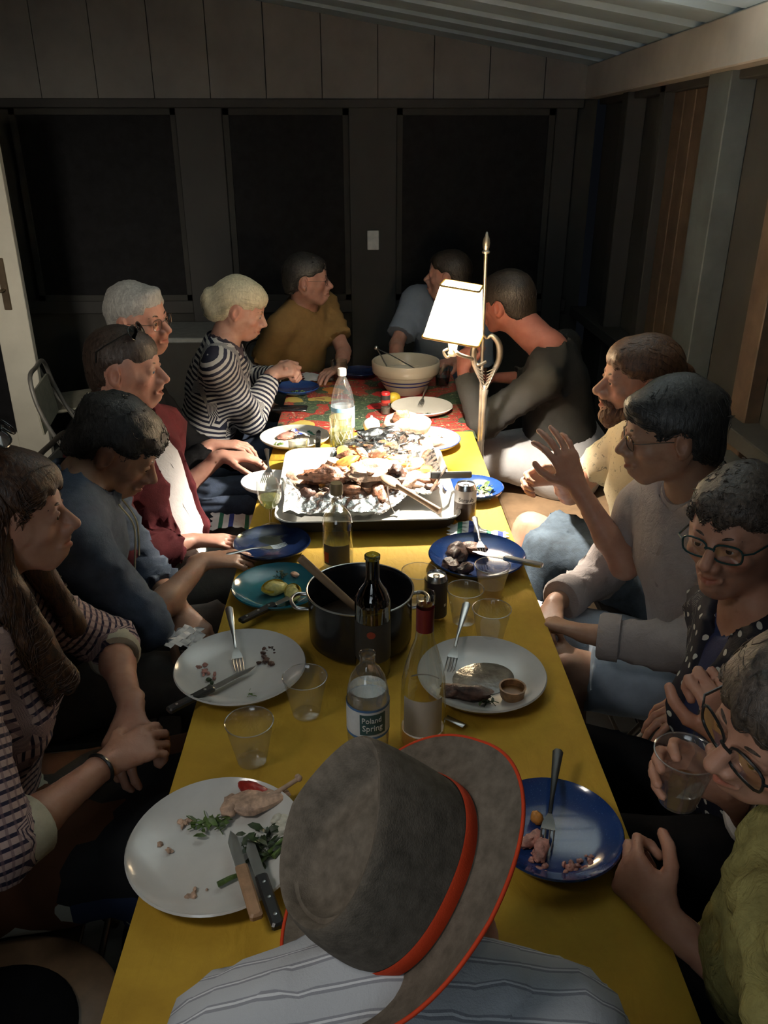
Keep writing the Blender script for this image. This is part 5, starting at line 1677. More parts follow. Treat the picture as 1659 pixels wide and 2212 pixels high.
# white plate further along on the left
e, p = plate(520, 1446, .140, m_china, 'white plate with black-handled fork and knife on the left')
for x, y, m_, k in ((585, 1392, m_meatdk, 30), (440, 1445, m_pink, 22), (455, 1478, m_greensdk, 14), (575, 1420, m_meatdk, 14)):
    crumbs(p, [loc2(x, y, p)], m_, 'leftover scraps on the left white plate' if m_ is m_meatdk and x == 585 else ('pink scraps at the left rim of the left white plate' if m_ is m_pink else ('green scraps by the knife on the left white plate' if m_ is m_greensdk else 'dark crumbs in the middle of the left white plate')), n=k, r=.0045, spread=.014)
dx, dy = loc2(540, 1497, p); leafy(p, dx, dy, .008, 7, m_greens, 'small green leaf at the near rim of the left white plate')
a, az = along(460, 1492, 560, 1440)
knife((a[0], a[1], ZT + .017), az, 'steak knife lying across the left white plate', m_greenh, True, L=.11)
a, az = along(507, 1395, 518, 1450)
fork((a[0], a[1], ZT + .028), az, 'steel fork leaning into the left white plate', rot=(0, R(14)))

# turquoise plate and dark blue plate
e, p = plate(602, 1272, .118, m_turq, 'turquoise plate with squeezed lemon wedges beside the pot')
def wedge(q, az, label):
    v, f = [], []
    n = 9
    for i in range(n):
        a = PI * i / (n - 1)
        v += [(.030 * math.cos(a) * 1.15, 0, .030 * math.sin(a) * .62), (.030 * math.cos(a) * 1.15 * .9, .017 * math.sin(a), .030 * math.sin(a) * .25), (.034 * math.cos(a), .022 * math.sin(a), .0)]
    e = empty('lemon_wedge', tuple(q), (0, 0, az), label, 'lemon')
    obj('flesh', lump(.023, seed() % 9, (1.35, .85, .62), .22, 2.4, 18, 12), m_lemon, e, loc=(0, 0, .012), rot=(.35, 0, 0))
    obj('peel', xf(lathe([(.021, .010), (.0235, .004), (.020, -.003), (.010, -.008), (0, -.009)], 24), (0, .003, .010), (.35, 0, 0), (1.38, .9, 1)), m_lemonpeel, e)
q = at(592, 1275); wedge((q[0], q[1], ZT + .008), .5, 'left squeezed lemon wedge on the turquoise plate')
q = at(632, 1285); wedge((q[0], q[1], ZT + .008), -1.2, 'right squeezed lemon wedge on the turquoise plate')
dx, dy = loc2(610, 1240, p); leafy(p, dx, dy, .014, 16, m_greensdk, 'dark salad remains at the far rim of the turquoise plate')
dx, dy = loc2(638, 1238, p); piece(p, dx, dy, .011, m_meatpale, 'pale bread crust on the turquoise plate', 'bread', name='bread_crust')
a, az = along(575, 1318, 632, 1290)
knife((a[0] + .02, a[1] + .01, ZT + .020), az, 'dark-handled knife resting on the turquoise plate', m_greenh, True, L=.07)
e, p = plate(588, 1178, .108, m_enameldk, 'dark blue enamel plate under the hands on the left')
a, az = along(545, 1200, 600, 1188)
fork((a[0], a[1], ZT + .026), az, 'fork lying across the dark blue plate on the left', rot=(0, R(3)))

# blue plate near on the right
e, p = plate(1196, 1797, .111, m_enamel, 'blue enamel plate near the hat on the right')
for x, y, w_ in ((1165, 1838, 'nearer'), (1148, 1810, 'farther')):
    dx, dy = loc2(x, y, p)
    piece(p, dx, dy, .016, m_pink, w_ + ' shred of pink meat on the near blue plate', 'meat', 'meat scraps on the near blue plate', sc=(1.4, .8, .5), amp=.45)
crumbs(p, [loc2(1155, 1845, p), loc2(1270, 1845, p), loc2(1255, 1862, p), loc2(1235, 1868, p)], m_pink, 'meat crumbs along the near rim of the near blue plate', n=9, r=.0045, spread=.012)
dx, dy = loc2(1160, 1765, p); piece(p, dx, dy, .012, m_orangefood, 'orange squash scrap on the near blue plate', 'squash', name='squash_piece', sc=(1, .8, .9))
a, az = along(1190, 1745, 1178, 1835)
fork((a[0], a[1], ZT + .030), az, 'black-handled fork leaning on the near blue plate', hmt=m_greenh, rot=(0, R(12)))

# white plate on the right with spoon
e, p = plate(1040, 1462, .136, m_china, 'white plate with a pool of juice and a dark heap on the right')
m_juice = mat('meat_juice', (.20, .17, .13), .12, var=.3, nscale=30, bump=.5, bscale=50)
thing_at('meat_juice', xf(lathe([(0, .0012), (.055, .001), (.062, .0)], 40), sc=(1.1, .9, 1)), m_juice, (p[0] + .005, p[1] + .005, ZT + .0052), (0, 0, .4), 'glossy meat juice pooled on the right white plate', 'juice')
dx, dy = loc2(1020, 1500, p)
piece(p, dx, dy, .034, m_meatdk, 'dark lump of leftovers at the near side of the right white plate', sc=(1.5, .75, .5), az=-.3, amp=.4)
piece(p, dx - .04, dy + .012, .022, m_meatdk, 'smaller dark lump beside the bottle on the right white plate', sc=(1.1, .8, .6), amp=.4)
dx, dy = loc2(1050, 1512, p); leafy(p, dx, dy, .014, 14, m_greensdk, 'wilted greens by the dark lump on the right white plate')
q = at(1106, 1502)
sb = empty('sauce_cup', (q[0], q[1], ZT + .008), (0, 0, 0), 'small brown ribbed cup with sauce on the right white plate', 'cup')
cupp = [(0, 0), (.021, 0), (.024, .004), (.027, .024), (.028, .026), (.024, .026), (.021, .008), (0, .006)]
obj('cup', lathe(cupp, 30), mat('toasted_brown', (.36, .19, .08), .5, var=.3, nscale=60, bump=.5), sb)
obj('sauce', xf(lathe([(0, .014), (.0225, .013)], 24), (0, 0, 0)), mat('brown_sauce', (.25, .12, .04), .25), sb)
a, az = along(988, 1400, 968, 1455)
fork((a[0], a[1], ZT + .040), az, 'fork standing against the rim of the right white plate', rot=(0, R(18)))
q = at(983, 1560, ZT)
sp = thing_at('knife_tip', box(-.022, .022, -.007, .007, 0, .0016, .0005), m_steel, (q[0], q[1], ZT + .001), (0, 0, -.7), 'bright flat piece of steel under the right white plate', 'cutlery')

# blue plate with bones and blue plate with salad
e, p = plate(1030, 1206, .132, m_enamel, 'blue enamel plate with bones and meat on the right, past the cups', h=.028)
for x, y, r_, s_, w_ in ((985, 1195, .034, (1.4, .8, .6), 'large dark piece of meat at the left of'), (975, 1222, .026, (1.2, .8, .6), 'dark meat at the near left of'), (1028, 1188, .026, (1.3, .8, .7), 'browned meat with the fork in it on'), (1000, 1232, .020, (1.2, .9, .7), 'smallest meat piece at the near rim of')):
    dx, dy = loc2(x, y, p)
    piece(p, dx, dy, r_, m_meatdk if x < 1010 else m_meat, w_ + ' the blue plate past the cups', 'meat', 'meat on the blue plate past the cups', sc=s_, amp=.4)
dx, dy = loc2(1075, 1175, p); piece(p, dx, dy, .008, m_orangefood, 'tiny orange squash bit on the far rim of the blue plate', 'squash', name='squash_piece')
a, az = along(1022, 1168, 1032, 1205)
fork((a[0] + .01, a[1] - .03, ZT + .040), az, 'steel fork stuck into the meat on the blue plate', rot=(0, R(7)))
a, az = along(1088, 1222, 1145, 1234)
knife((a[0], a[1], ZT + .034), az + 180, 'table knife over the right rim of the blue plate, handle outwards', m_steel, False, L=.09)
e, p = plate(1022, 1058, .100, m_enamel, 'blue enamel plate with salad behind the beer can')
dx, dy = loc2(1042, 1055, p); leafy(p, dx, dy, .026, 34, m_greens, 'green salad leaves on the blue plate behind the beer can')
crumbs(p, [loc2(1040, 1068, p), loc2(1050, 1060, p)], m_cheese, 'pale slivers in the salad behind the beer can', n=14, r=.006, spread=.014)

# white plates on the left by the tray
e, p = plate(637, 948, .134, m_china2, 'cream plate with pink meat and a crumpled wrapper at the corner of the red cloth')
dx, dy = loc2(625, 938, p)
piece(p, dx, dy, .036, m_pink, 'slice of pink roast meat on the cream plate', sc=(1.5, .9, .35), amp=.3)
crumbs(p, [loc2(600, 955, p)], m_greens, 'herb scraps on the cream plate', n=12, r=.004, spread=.016)
def crumple(w, l, h, fr, sd):
    n = 18
    V = []
    for j in range(n):
        for i in range(n):
            x, y = (i / (n - 1) - .5) * w, (j / (n - 1) - .5) * l
            pv = np.array([x, y, 0.0])
            V.append([x + .006 * math.sin(j * 1.3 + sd), y + .006 * math.sin(i * 1.7 + sd), h * (abs(float(nz(pv, fr, 6, sd % 4))) * .9) + .001])
    return V, [(j * n + i, j * n + i + 1, (j + 1) * n + i + 1, (j + 1) * n + i) for j in range(n - 1) for i in range(n - 1)]
t = NT('striped_napkin_cloth')
cx = t.n('ShaderNodeSeparateXYZ'); t.l(t.coord(), cx.inputs[0])
fr_ = t.math('FRACT', t.math('MULTIPLY', cx.outputs[0], 1 / .085))
t.base(t.ramp(fr_, [(0, (.70, .70, .68)), (.30, (.02, .16, .09)), (.46, (.70, .70, .68)), (.68, (.03, .06, .30)), (.86, (.70, .70, .68))], True), .85)
t.bump(t.noise(t.coord(), 300, 2), .2, .002)
m_stripe = t.m
m_napkin = mat('white_paper_napkin', (.72, .70, .68), .8, var=.05)
q = at(655, 940); thing_at('striped_napkin', crumple(.075, .06, .035, 60, 1), m_stripe, (q[0], q[1], ZT + .012), (0, 0, .5), 'small crumpled blue, green and white napkin on the cream plate', 'napkin')
a, az = along(688, 955, 690, 925)
knife((a[0], a[1] - .0, ZT + .03), az, 'black-handled knife leaning on the cream plate', m_greenh, True, rot=(0, R(-6)), L=.07)
e, p = plate(584, 1046, .097, m_china, 'white plate behind the wine glass, left of the tray')
a, az = along(580, 1015, 584, 1045)
fork((a[0], a[1], ZT + .034), az, 'dark fork standing on the white plate behind the wine glass', rot=(0, R(10)))
q = at(1032, 1150); thing_at('striped_napkin', crumple(.17, .07, .035, 34, 2), m_stripe, (q[0], q[1], ZT - .001), (0, 0, -.15), 'crumpled blue, green and white striped napkin behind the blue plate of bones', 'napkin')
q = T(512, 1130, .66); thing_at('striped_napkin', crumple(.17, .13, .018, 20, 3), m_stripe, tuple(q), (0, .1, .1), 'striped napkin spread on the lap of the man in maroon', 'napkin')
q = W(396, 1385, 1.70); thing_at('paper_napkin', crumple(.10, .07, .05, 45, 1), m_napkin, tuple(q), (.2, 0, .3), 'crumpled white napkin held low by the person in the hooded jacket', 'napkin')
q = T(1152, 1318, .60); thing_at('paper_napkin', crumple(.08, .10, .02, 40, 2), m_napkin, tuple(q), (0, 0, .3), 'white napkin on the lap of the person in grey linen', 'napkin')

# far table: plates, bowl, jar, lemon
ZR = ZT - .011
e, p = plate(911, 882, .134, m_china2, 'cream plate with a fork on the red cloth under the lamp', zoff=-.009)
dx, dy = loc2(905, 890, p); piece(p, dx, dy, .016, m_pink, 'pink scrap of meat on the cream plate under the lamp', sc=(1.6, .9, .5))
crumbs(p, [loc2(925, 886, p)], m_greensdk, 'dark green crumbs on the cream plate under the lamp', n=16, r=.004, spread=.012)
a, az = along(915, 862, 903, 886)
fork((a[0], a[1], ZT + .024), az, 'fork leaning into the cream plate under the lamp', rot=(0, R(10)))
e, p = plate(640, 841, .108, m_enamel, 'blue plate with scraps in front of the woman in stripes', zoff=-.009)
crumbs(p, [loc2(640, 841, p), loc2(655, 838, p), loc2(625, 843, p)], m_greens, 'green scraps on the blue plate in front of the striped sweater', n=12, r=.004, spread=.018)
e, p = plate(775, 806, .100, m_enameldk, 'dark blue plate left of the big mixing bowl', zoff=-.009)
q = T(686, 818, ZR); thing_at('paper_napkin', crumple(.14, .12, .02, 22, 2), m_napkin, tuple(q), (0, 0, .2), 'white paper napkin on the far left of the red cloth', 'napkin')
q = T(622, 884, ZR); thing_at('phone', box(-.075, .075, -.036, .036, 0, .008, .003), mat('phone_black', (.01, .01, .011), .15, bump=0), tuple(q + V3(.01, 0, .001)), (0, 0, -.05), 'black phone lying on the left edge of the red cloth', 'phone')
q = T(876, 846, ZR)
bw = empty('mixing_bowl', tuple(q), (0, 0, 0), 'large cream stoneware bowl with two blue bands on the red cloth', 'bowl')
t = NT('stoneware_glaze')
sx = t.n('ShaderNodeSeparateXYZ'); t.l(t.coord(), sx.inputs[0])
z_ = sx.outputs[2]
b1 = t.math('MULTIPLY', t.math('GREATER_THAN', z_, .046), t.math('LESS_THAN', z_, .053))
b2 = t.math('MULTIPLY', t.math('GREATER_THAN', z_, .066), t.math('LESS_THAN', z_, .073))
t.base(t.mix(t.math('ADD', b1, b2), (.55, .49, .38), (.04, .05, .20)), .22)
obj('bowl', lathe([(0, 0), (.080, 0), (.085, .006), (.105, .035), (.128, .078), (.135, .092), (.150, .094), (.155, .100), (.158, .145), (.154, .150), (.148, .148), (.143, .098), (.128, .070), (.085, .022), (0, .014)], 64), t.m, bw)
tg = empty('serving_tongs', tuple(q + V3(-.045, .03, .12)), (0, 0, 0), 'steel serving tongs resting in the mixing bowl', 'tongs')
obj('arm', tube([(-.09, -.03, .085), (-.02, -.025, .05), (.10, -.02, -.02)], [.006, .008, .010], 8, True, .35), m_steel, tg)
obj('arm', tube([(-.09, -.03, .085), (-.065, -.02, .04), (-.03, -.01, -.03)], [.006, .008, .010], 8, True, .35), m_steel, tg)
obj('hinge', sphere(.010, 12, 8, (-.092, -.03, .087)), m_steel, tg)
q = T(833, 893, ZR)
jr = empty('spice_jar', tuple(q), (0, 0, 0), 'small spice grinder with a red cap on the red cloth', 'jar')
m_clear = thin_glass('clear_glass', (.93, .95, .93), .14, .02)
obj('glass_body', lathe([(0, 0), (.020, 0), (.021, .03), (.016, .038), (.020, .05)], 24), m_clear, jr)
obj('peppercorns', lathe([(0, .001), (.018, .001), (.019, .028), (0, .03)], 20), mat('pepper', (.10, .08, .06), .7), jr)
obj('label', lathe([(.0205, .050), (.0205, .064)], 24), mat('red_label', (.40, .03, .02), .5), jr)
obj('grinder_head', lathe([(.0205, .062), (.0205, .082), (.018, .084)], 24), mat('black_plastic', (.02, .02, .02), .4), jr)
obj('cap', lathe([(.0195, .083), (.0195, .092), (.017, .095), (0, .095)], 24), mat('red_plastic', (.45, .02, .02), .4), jr)
q = T(850, 872, ZR)
thing_at('lemon', sphere(.026, 20, 14, sc=(1.25, 1, 1)), m_lemonpeel, (q[0], q[1], ZR + .026), (0, 0, .4), 'yellow lemon behind the spice grinder', 'lemon')

# ================================================================ roasting tray with meat, second platter
m_traywhite = mat('pale_enamel_tray', (.60, .60, .56), .22, var=.04, bump=.04, coat=.3)
m_trayblack = mat('tray_outside', (.03, .03, .035), .35, bump=0)
TW, TL = .275, .315
tc_ = T(793, 1055)
tc_ = V3(-.040, 2.44, ZT - .001)
def rr(hx, hy, cr, z, n=7):
    p = []
    for cx, cy, a0 in ((1, 1, 0), (-1, 1, 90), (-1, -1, 180), (1, -1, 270)):
        for k in range(n):
            a = R(a0 + 90 * k / (n - 1))
            p.append(((hx - cr) * cx + cr * math.cos(a), (hy - cr) * cy + cr * math.sin(a), z))
    return p
tray = empty('roasting_tray', tuple(tc_), (0, 0, R(1.5)), 'large pale enamel roasting tray in the middle of the yellow cloth', 'tray')
obj('pan', loft([rr(TW - .035, TL - .035, .05, .006), rr(TW - .020, TL - .020, .055, .016), rr(TW - .008, TL - .008, .06, .048), rr(TW, TL, .065, .052), rr(TW + .002, TL + .002, .066, .049)], True, False), m_traywhite, tray)
obj('outer_shell', loft([rr(TW - .038, TL - .038, .05, .0), rr(TW - .018, TL - .018, .055, .012), rr(TW - .004, TL - .004, .06, .046), rr(TW + .001, TL + .001, .066, .049)], True, False), m_trayblack, tray)
m_foil = NT('kitchen_foil')
m_foil.base((.72, .72, .70), .22, 1.0)
vor = m_foil.n('ShaderNodeTexVoronoi'); vor.inputs['Scale'].default_value = 46
m_foil.l(m_foil.coord(), vor.inputs['Vector'])
m_foil.bump(m_foil.math('ADD', vor.outputs['Distance'], m_foil.noise(m_foil.coord(), 90, 3)), .8, .004)
m_foil = m_foil.m
n1, n2 = 110, 110
V = []
for j in range(n2):
    for i in range(n1):
        x, y = (i / (n1 - 1) - .5) * .50, (j / (n2 - 1) - .5) * .545
        pv = np.array([x, y, 0])
        edge_ = max(abs(x) / .25, abs(y) / .272)
        lift = max(0, edge_ - .80) * .20
        if x > .12 and y < -.08: lift *= 2.0
        h = .010 + lift + .009 * abs(float(nz(pv, 50, 6, 1))) + .007 * abs(float(nz(pv, 120, 5, 2))) + (.030 * math.exp(-((y + .10) / .07) ** 2) if y > -.24 else 0)
        V.append((x, y + .010 * float(nz(pv, 22, 4, 3)), h))
F_ = [(j * n1 + i, j * n1 + i + 1, (j + 1) * n1 + i + 1, (j + 1) * n1 + i) for j in range(n2 - 1) for i in range(n1 - 1)]
# leave the tray's bare near right and far left corners uncovered
F_ = [f for f in F_ if not (V[f[0]][0] < -.11 and V[f[0]][1] > .02 + .3 * (V[f[0]][0] + .25))]
F_ = [f for f in F_ if not (V[f[0]][0] > .02 + .9 * max(0, (V[f[0]][1] + .235)) and V[f[0]][1] < -.12)]
fo_ = thing_at('foil_sheet', (V, F_), m_foil, (tc_[0], tc_[1], tc_[2] + .006), (0, 0, R(1.5)), 'crumpled kitchen foil lining the roasting tray', 'foil')
mg = (m_meat, m_meatpale, m_orangefood, m_meatpale, m_meatpale)
lab = {m_meat.name: ('browned piece of roast meat in the foil-lined tray', 'browned roast pieces in the tray', 'meat_piece', 'meat'),
       m_meatpale.name: ('pale carved piece of roast meat in the foil-lined tray', 'pale roast pieces in the tray', 'meat_piece', 'meat'),
       m_orangefood.name: ('orange piece of roast squash in the foil-lined tray', 'squash pieces in the tray', 'squash_piece', 'squash'),
       m_meatdk.name: ('charred piece of roast meat in the foil-lined tray', 'charred roast pieces in the tray', 'meat_piece', 'meat')}
rnd = random.Random(4)
for i in range(96):
    x, y = rnd.uniform(-.215, .215), rnd.uniform(-.13, .27)
    if x > .06 and y < -.07: continue
    if x < -.10 and y > .04: continue
    r_ = rnd.uniform(.016, .036) * (1.0 if y > -.05 else .85)
    m_ = mg[rnd.randrange(5)] if y > -.06 else (m_meatdk, m_meat, m_meatpale)[rnd.randrange(3)]
    L_ = lab[m_.name]
    zz = .026 + .070 * math.exp(-((x / .16) ** 2 + ((y - .08) / .15) ** 2)) * rnd.uniform(.5, 1.1) + (.016 if y < .02 else 0)
    g = lump(r_, i % 11, (rnd.uniform(1.0, 1.9), rnd.uniform(.7, 1.0), rnd.uniform(.45, .75)), .38, 2.2, 14, 9)
    tag(obj(L_[2], g, m_, None, loc=(tc_[0] + x, tc_[1] + y, tc_[2] + zz), rot=(rnd.uniform(-.4, .4), rnd.uniform(-.4, .4), rnd.uniform(0, 6))), L_[0], L_[3], L_[1])
for i, (x, y, r_, s_, m_, lb) in enumerate(((-.13, -.055, .045, (1.7, .8, .65), m_meat, 'large browned drumstick at the left edge of the tray'), (.05, .0, .060, (1.5, 1.0, .55), m_meatpale, 'large pale carved slab in the middle of the tray'), (.10, -.045, .036, (1.1, .9, .8), m_meatdk, 'dark roasted onion half near the wooden spoon'))):
    thing_at('meat_piece', lump(r_, i + 3, s_, .42, 2.3, 26, 18), m_, (tc_[0] + x, tc_[1] + y, tc_[2] + .085), (0, .1, .6 * i), lb, 'meat')
sq_ = V3(-.19, 2.68, 0)
# platter beyond the tray
e = empty('plate', (.178, 2.915, ZT - .001), (0, 0, 0), 'white plate with a blue rim beyond the tray, heaped with roast under foil', 'plate')
obj('dish', lathe(COUPE(.142, .028), 64), m_china, e)
obj('blue_rim', xf(tube([(.1415 * math.cos(a), .1415 * math.sin(a), .0295) for a in np.linspace(0, 2 * PI, 49)] + [(.1415 * math.cos(.13), .1415 * math.sin(.13), .0295)], .0022, 6, False)), m_enamelrim, e)
hp_ = T(832, 985, .80)
thing_at('foil_sheet', lump(.125, 7, (1.25, .78, .50), .40, 3.2, 60, 44), m_foil, (hp_[0], hp_[1] + .03, ZT + .045), (0, 0, .2), 'big crumpled foil heap between the tray and the blue-rimmed plate', 'foil')
thing_at('roast_carcass', lump(.062, 5, (1.25, .95, .80), .25, 2, 28, 20), m_meatpale, (.115, 2.90, ZT + .085), (0, 0, .4), 'roast carcass heaped on the blue-rimmed plate right under the lamp', 'meat')
thing_at('roast_skin', lump(.030, 6, (1.3, .5, .9), .3, 2, 18, 12), m_meat, (.098, 2.865, ZT + .125), (.1, .2, .3), 'browned skin flap on top of the carcass under the lamp', 'meat')
for x, y, r_ in ((.215, 2.89, .028), (.185, 2.85, .024), (.235, 2.95, .026), (.06, 2.85, .03)):
    thing_at('meat_piece', lump(r_, int(r_ * 1000) % 9, (1.3, .8, .6), .35, 2, 16, 10), m_meatpale, (x, y, ZT + .024), (0, .1, x * 30), 'carved roast piece on the blue-rimmed plate under the lamp', 'meat', 'carved pieces on the blue-rimmed plate')
q = T(803, 938)
thing_at('white_onion', join(lathe([(0, 0), (.012, .001), (.028, .012), (.034, .030), (.030, .048), (.016, .058), (.006, .062), (.004, .070), (0, .070)], 28)), mat('onion_skin', (.74, .70, .64), .35), (q[0], q[1] + .02, ZT), (0, 0, 0), 'round white onion-like ball behind the heaped meat', 'onion')

# wooden spoon and carving knife over the tray
a, b = T(868, 1055, .86), T(950, 1104, .83)
ws = empty('wooden_spoon', tuple(a), (0, 0, 0), 'long wooden spoon lying over the meat and the tray rim', 'spoon')
v_ = b - a
d_ = unit(v_)
obj('handle', tube([tuple(-d_ * .02), tuple(v_ * .5), tuple(v_)], [.0085, .0085, .010], 10), m_woodh, ws)
obj('bowl', xf(sphere(1, 18, 12), tuple(-d_ * .045), (0, .3, math.atan2(d_[1], d_[0])), (.040, .026, .008)), m_woodh, ws)
a, b = T(930, 1027, .86), T(1019, 1025, .86)
ck = empty('carving_knife', tuple(a), (0, 0, 0), 'carving knife with a long black handle reaching over the beer can', 'knife')
v_ = b - a
obj('handle', xf(box(0, float(np.linalg.norm(v_)), -.006, .006, -.011, .011, .003), (0, 0, 0), (0, 0, math.atan2(v_[1], v_[0]))), m_greenh, ck, smooth=False)
q2 = T(855, 1036, .85) - a
obj('blade', loft([[(0, .001, .010), (0, .001, -.008), (0, -.001, -.008), (0, -.001, .010)], [tuple(q2 + V3(0, .0005, .004)), tuple(q2 + V3(0, .0005, -.002)), tuple(q2 + V3(0, -.0005, -.002)), tuple(q2 + V3(0, -.0005, .004))]], True, True), m_steel, ck, smooth=False)
q = T(848, 1085, .80)
mt_ = empty('meat_fork', tuple(q), (0, 0, 0), 'bent steel meat fork hooked in the foil beside the wooden spoon', 'fork')
obj('shaft', tube(bez([(-.012, 0, .075), (-.016, -.005, .05), (-.010, -.02, .01), (.004, -.03, -.02), (.02, -.03, -.012)], 5), [.0045] * 21, 8, True, .5), m_steel, mt_)

# ================================================================ pot, bottles, cans, glasses
q = T(778, 1395); pr_ = .124
pc = T(778, 1268, ZT + .135)
pot = empty('cooking_pot', (pc[0], pc[1], ZT), (0, 0, 0), 'big black enamel cooking pot in the middle of the table', 'pot')
obj('pot_body', lathe([(0, 0), (.105, 0), (.116, .010), (.117, .03), (.117, .126), (.121, .129), (.121, .133), (.117, .133), (.113, .126), (.115, .02), (.10, .012), (0, .012)], 64), m_blackenamel, pot)
obj('rim', xf(tube([(.1195 * math.cos(a), .1195 * math.sin(a), .1325) for a in np.linspace(0, 2 * PI, 49)] + [(.1195 * math.cos(.13), .1195 * math.sin(.13), .1325)], .0022, 6, False)), m_steel, pot)
for s in (1, -1):
    obj('handle', tube(bez([(s * .115, -.032, .098), (s * .143, -.030, .102), (s * .155, 0, .104), (s * .143, .030, .102), (s * .115, .032, .098)], 5), .0045, 8), m_steel, pot)
obj('stew', xf(lathe([(0, .045), (.113, .044)], 40)), mat('dark_stew', (.03, .018, .010), .35, bump=.5), pot)
a = T(648, 1205, .98)
pl_ = empty('wooden_paddle', tuple(a), (0, 0, 0), 'dark wooden paddle leaning in the black pot', 'spoon')
b = V3(pc[0] + .02, pc[1] - .02, ZT + .06)
obj('handle', tube([(0, 0, 0), tuple((b - a) * .6), tuple(b - a)], [.010, .009, .008], 10), m_wood, pl_)
obj('bowl', xf(sphere(1, 16, 10), tuple(b - a), (0, .6, -.6), (.035, .022, .008)), m_wood, pl_)

def bottle(px, py, prof, mt, label, name='bottle', liquid=None, lq_mt=None, zs=1.0, dz=0.0, az=0):
    q = T(px, py, ZT + dz)
    e = empty(name, tuple(q), (0, 0, R(az)), label, 'bottle')
    e.scale = (1, 1, zs)
    obj('bottle_wall', lathe(prof, 48), mt, e)
    if liquid: obj('liquid', lathe(liquid, 40), lq_mt, e)
    return e, q
m_greenglass = thin_glass('green_glass', (.10, .13, .05), .16, .03)
m_plastic = thin_glass('clear_plastic', (.95, .96, .96), .10, .06, .04)
m_cupplastic = thin_glass('cloudy_cup_plastic', (.93, .93, .92), .11, .12, .085)
def liquid_mat(name, tint, haze, hazecol): return thin_glass(name, tint, .05, .02, haze, hazecol)
m_water = liquid_mat('water', (.94, .96, .97), .08, (.75, .80, .82))
m_wine = liquid_mat('red_wine', (.10, .02, .015), .05, (.1, .02, .02))
m_rose = liquid_mat('rose_wine', (.90, .50, .28), .35, (.85, .42, .20))
m_cloudy = liquid_mat('cloudy_lemonade', (.70, .72, .42), .45, (.62, .64, .36))
m_amber = liquid_mat('amber_drink', (.85, .68, .42), .22, (.75, .55, .32))
m_paper = mat('paper_label', (.50, .47, .44), .7, var=.06, bump=.05)
m_bluelab = mat('pale_blue_label', (.20, .42, .62), .5, bump=0)
m_bluelab2 = mat('blue_label', (.06, .16, .36), .5, bump=0)
m_whitelab = mat('white_label', (.62, .66, .70), .5, bump=0)
m_capsule = mat('red_capsule', (.16, .012, .015), .35, bump=.1)

# green wine bottle behind the spring water
e, q = bottle(806, 1452, [(0, .012), (.02, .004), (.034, 0), (.037, .006), (.0375, .02), (.0375, .185), (.036, .200), (.028, .218), (.017, .236), (.0145, .25), (.014, .292), (.0162, .294), (.0162, .302), (.0135, .304)], m_greenglass, 'dark green wine bottle standing in front of the pot', liquid=[(0, .006), (.0355, .006), (.036, .09), (0, .09)], lq_mt=m_wine, zs=.94)
obj('label', xf(lathe([(.0379, .05), (.0379, .148)], 48)), mat('dark_label', (.035, .032, .03), .5, bump=0), e)
obj('emblem', wrap(xf(lathe([(0, .0006), (.009, .0006)], 20), sc=(1, 1, 1)), .0382, R(-96), .125), mat('red_emblem', (.30, .04, .02), .5, bump=0), e)
# rose bottle with red capsule
e, q = bottle(912, 1600, [(0, .014), (.02, .005), (.036, 0), (.041, .006), (.042, .02), (.042, .10), (.040, .135), (.034, .165), (.025, .195), (.018, .215), (.0155, .235), (.0145, .285), (.0165, .287), (.0165, .305), (.0135, .307)], m_clear, 'clear rose wine bottle with a red neck capsule and pale label', liquid=[(0, .006), (.039, .006), (.040, .034), (0, .034)], lq_mt=m_rose, zs=1.06)
obj('capsule', xf(lathe([(.0152, .235), (.0155, .280)], 32), sc=(1.06, 1.06, 1)), m_capsule, e)
def curved_label(rad, z0, z1, a0, a1, n=24):
    g = loft([[(rad * math.cos(R(a)), rad * math.sin(R(a)), z) for z in (z0, z1)] for a in np.linspace(a0, a1, n)], closed=False)
    return g
obj('label', curved_label(.0424, .040, .115, -150, -40), m_paper, e)
obj('back_label', curved_label(.0405, .115, .118, 40, 120), m_paper, e)
# spring water bottle
e, q = bottle(796, 1652, [(0, .006), (.016, .003), (.026, .006), (.032, 0), (.036, .004), (.0375, .014), (.0365, .05), (.0375, .06), (.0375, .128), (.037, .145), (.030, .170), (.020, .186), (.0135, .192), (.0130, .206), (.0145, .207), (.0145, .210), (.0125, .211)], m_plastic, 'open half-full plastic spring water bottle with a blue and white label behind the hat', liquid=[(0, .005), (.034, .008), (.0365, .06), (.0365, .140), (.033, .150), (0, .150)], lq_mt=m_water, zs=1.16)
obj('label', xf(lathe([(.0384, .078), (.0384, .128)], 48)), m_whitelab, e)
for z0, z1 in ((.0765, .081), (.126, .130)): obj('label_band', lathe([(.0386, z0), (.0386, z1)], 48), m_bluelab2, e)
obj('landscape', curved_label(.0387, .085, .122, -112, -40), mat('label_green', (.03, .09, .10), .5, bump=0), e)
mlet = mat('label_lettering', (.72, .74, .74), .5, bump=0)
obj('lettering', wrap(text_geo('Poland', .0135, .0006), .0390, R(-80), .1115), mlet, e)
obj('lettering', wrap(text_geo('Spring', .0150, .0006), .0390, R(-78), .0975), mlet, e)
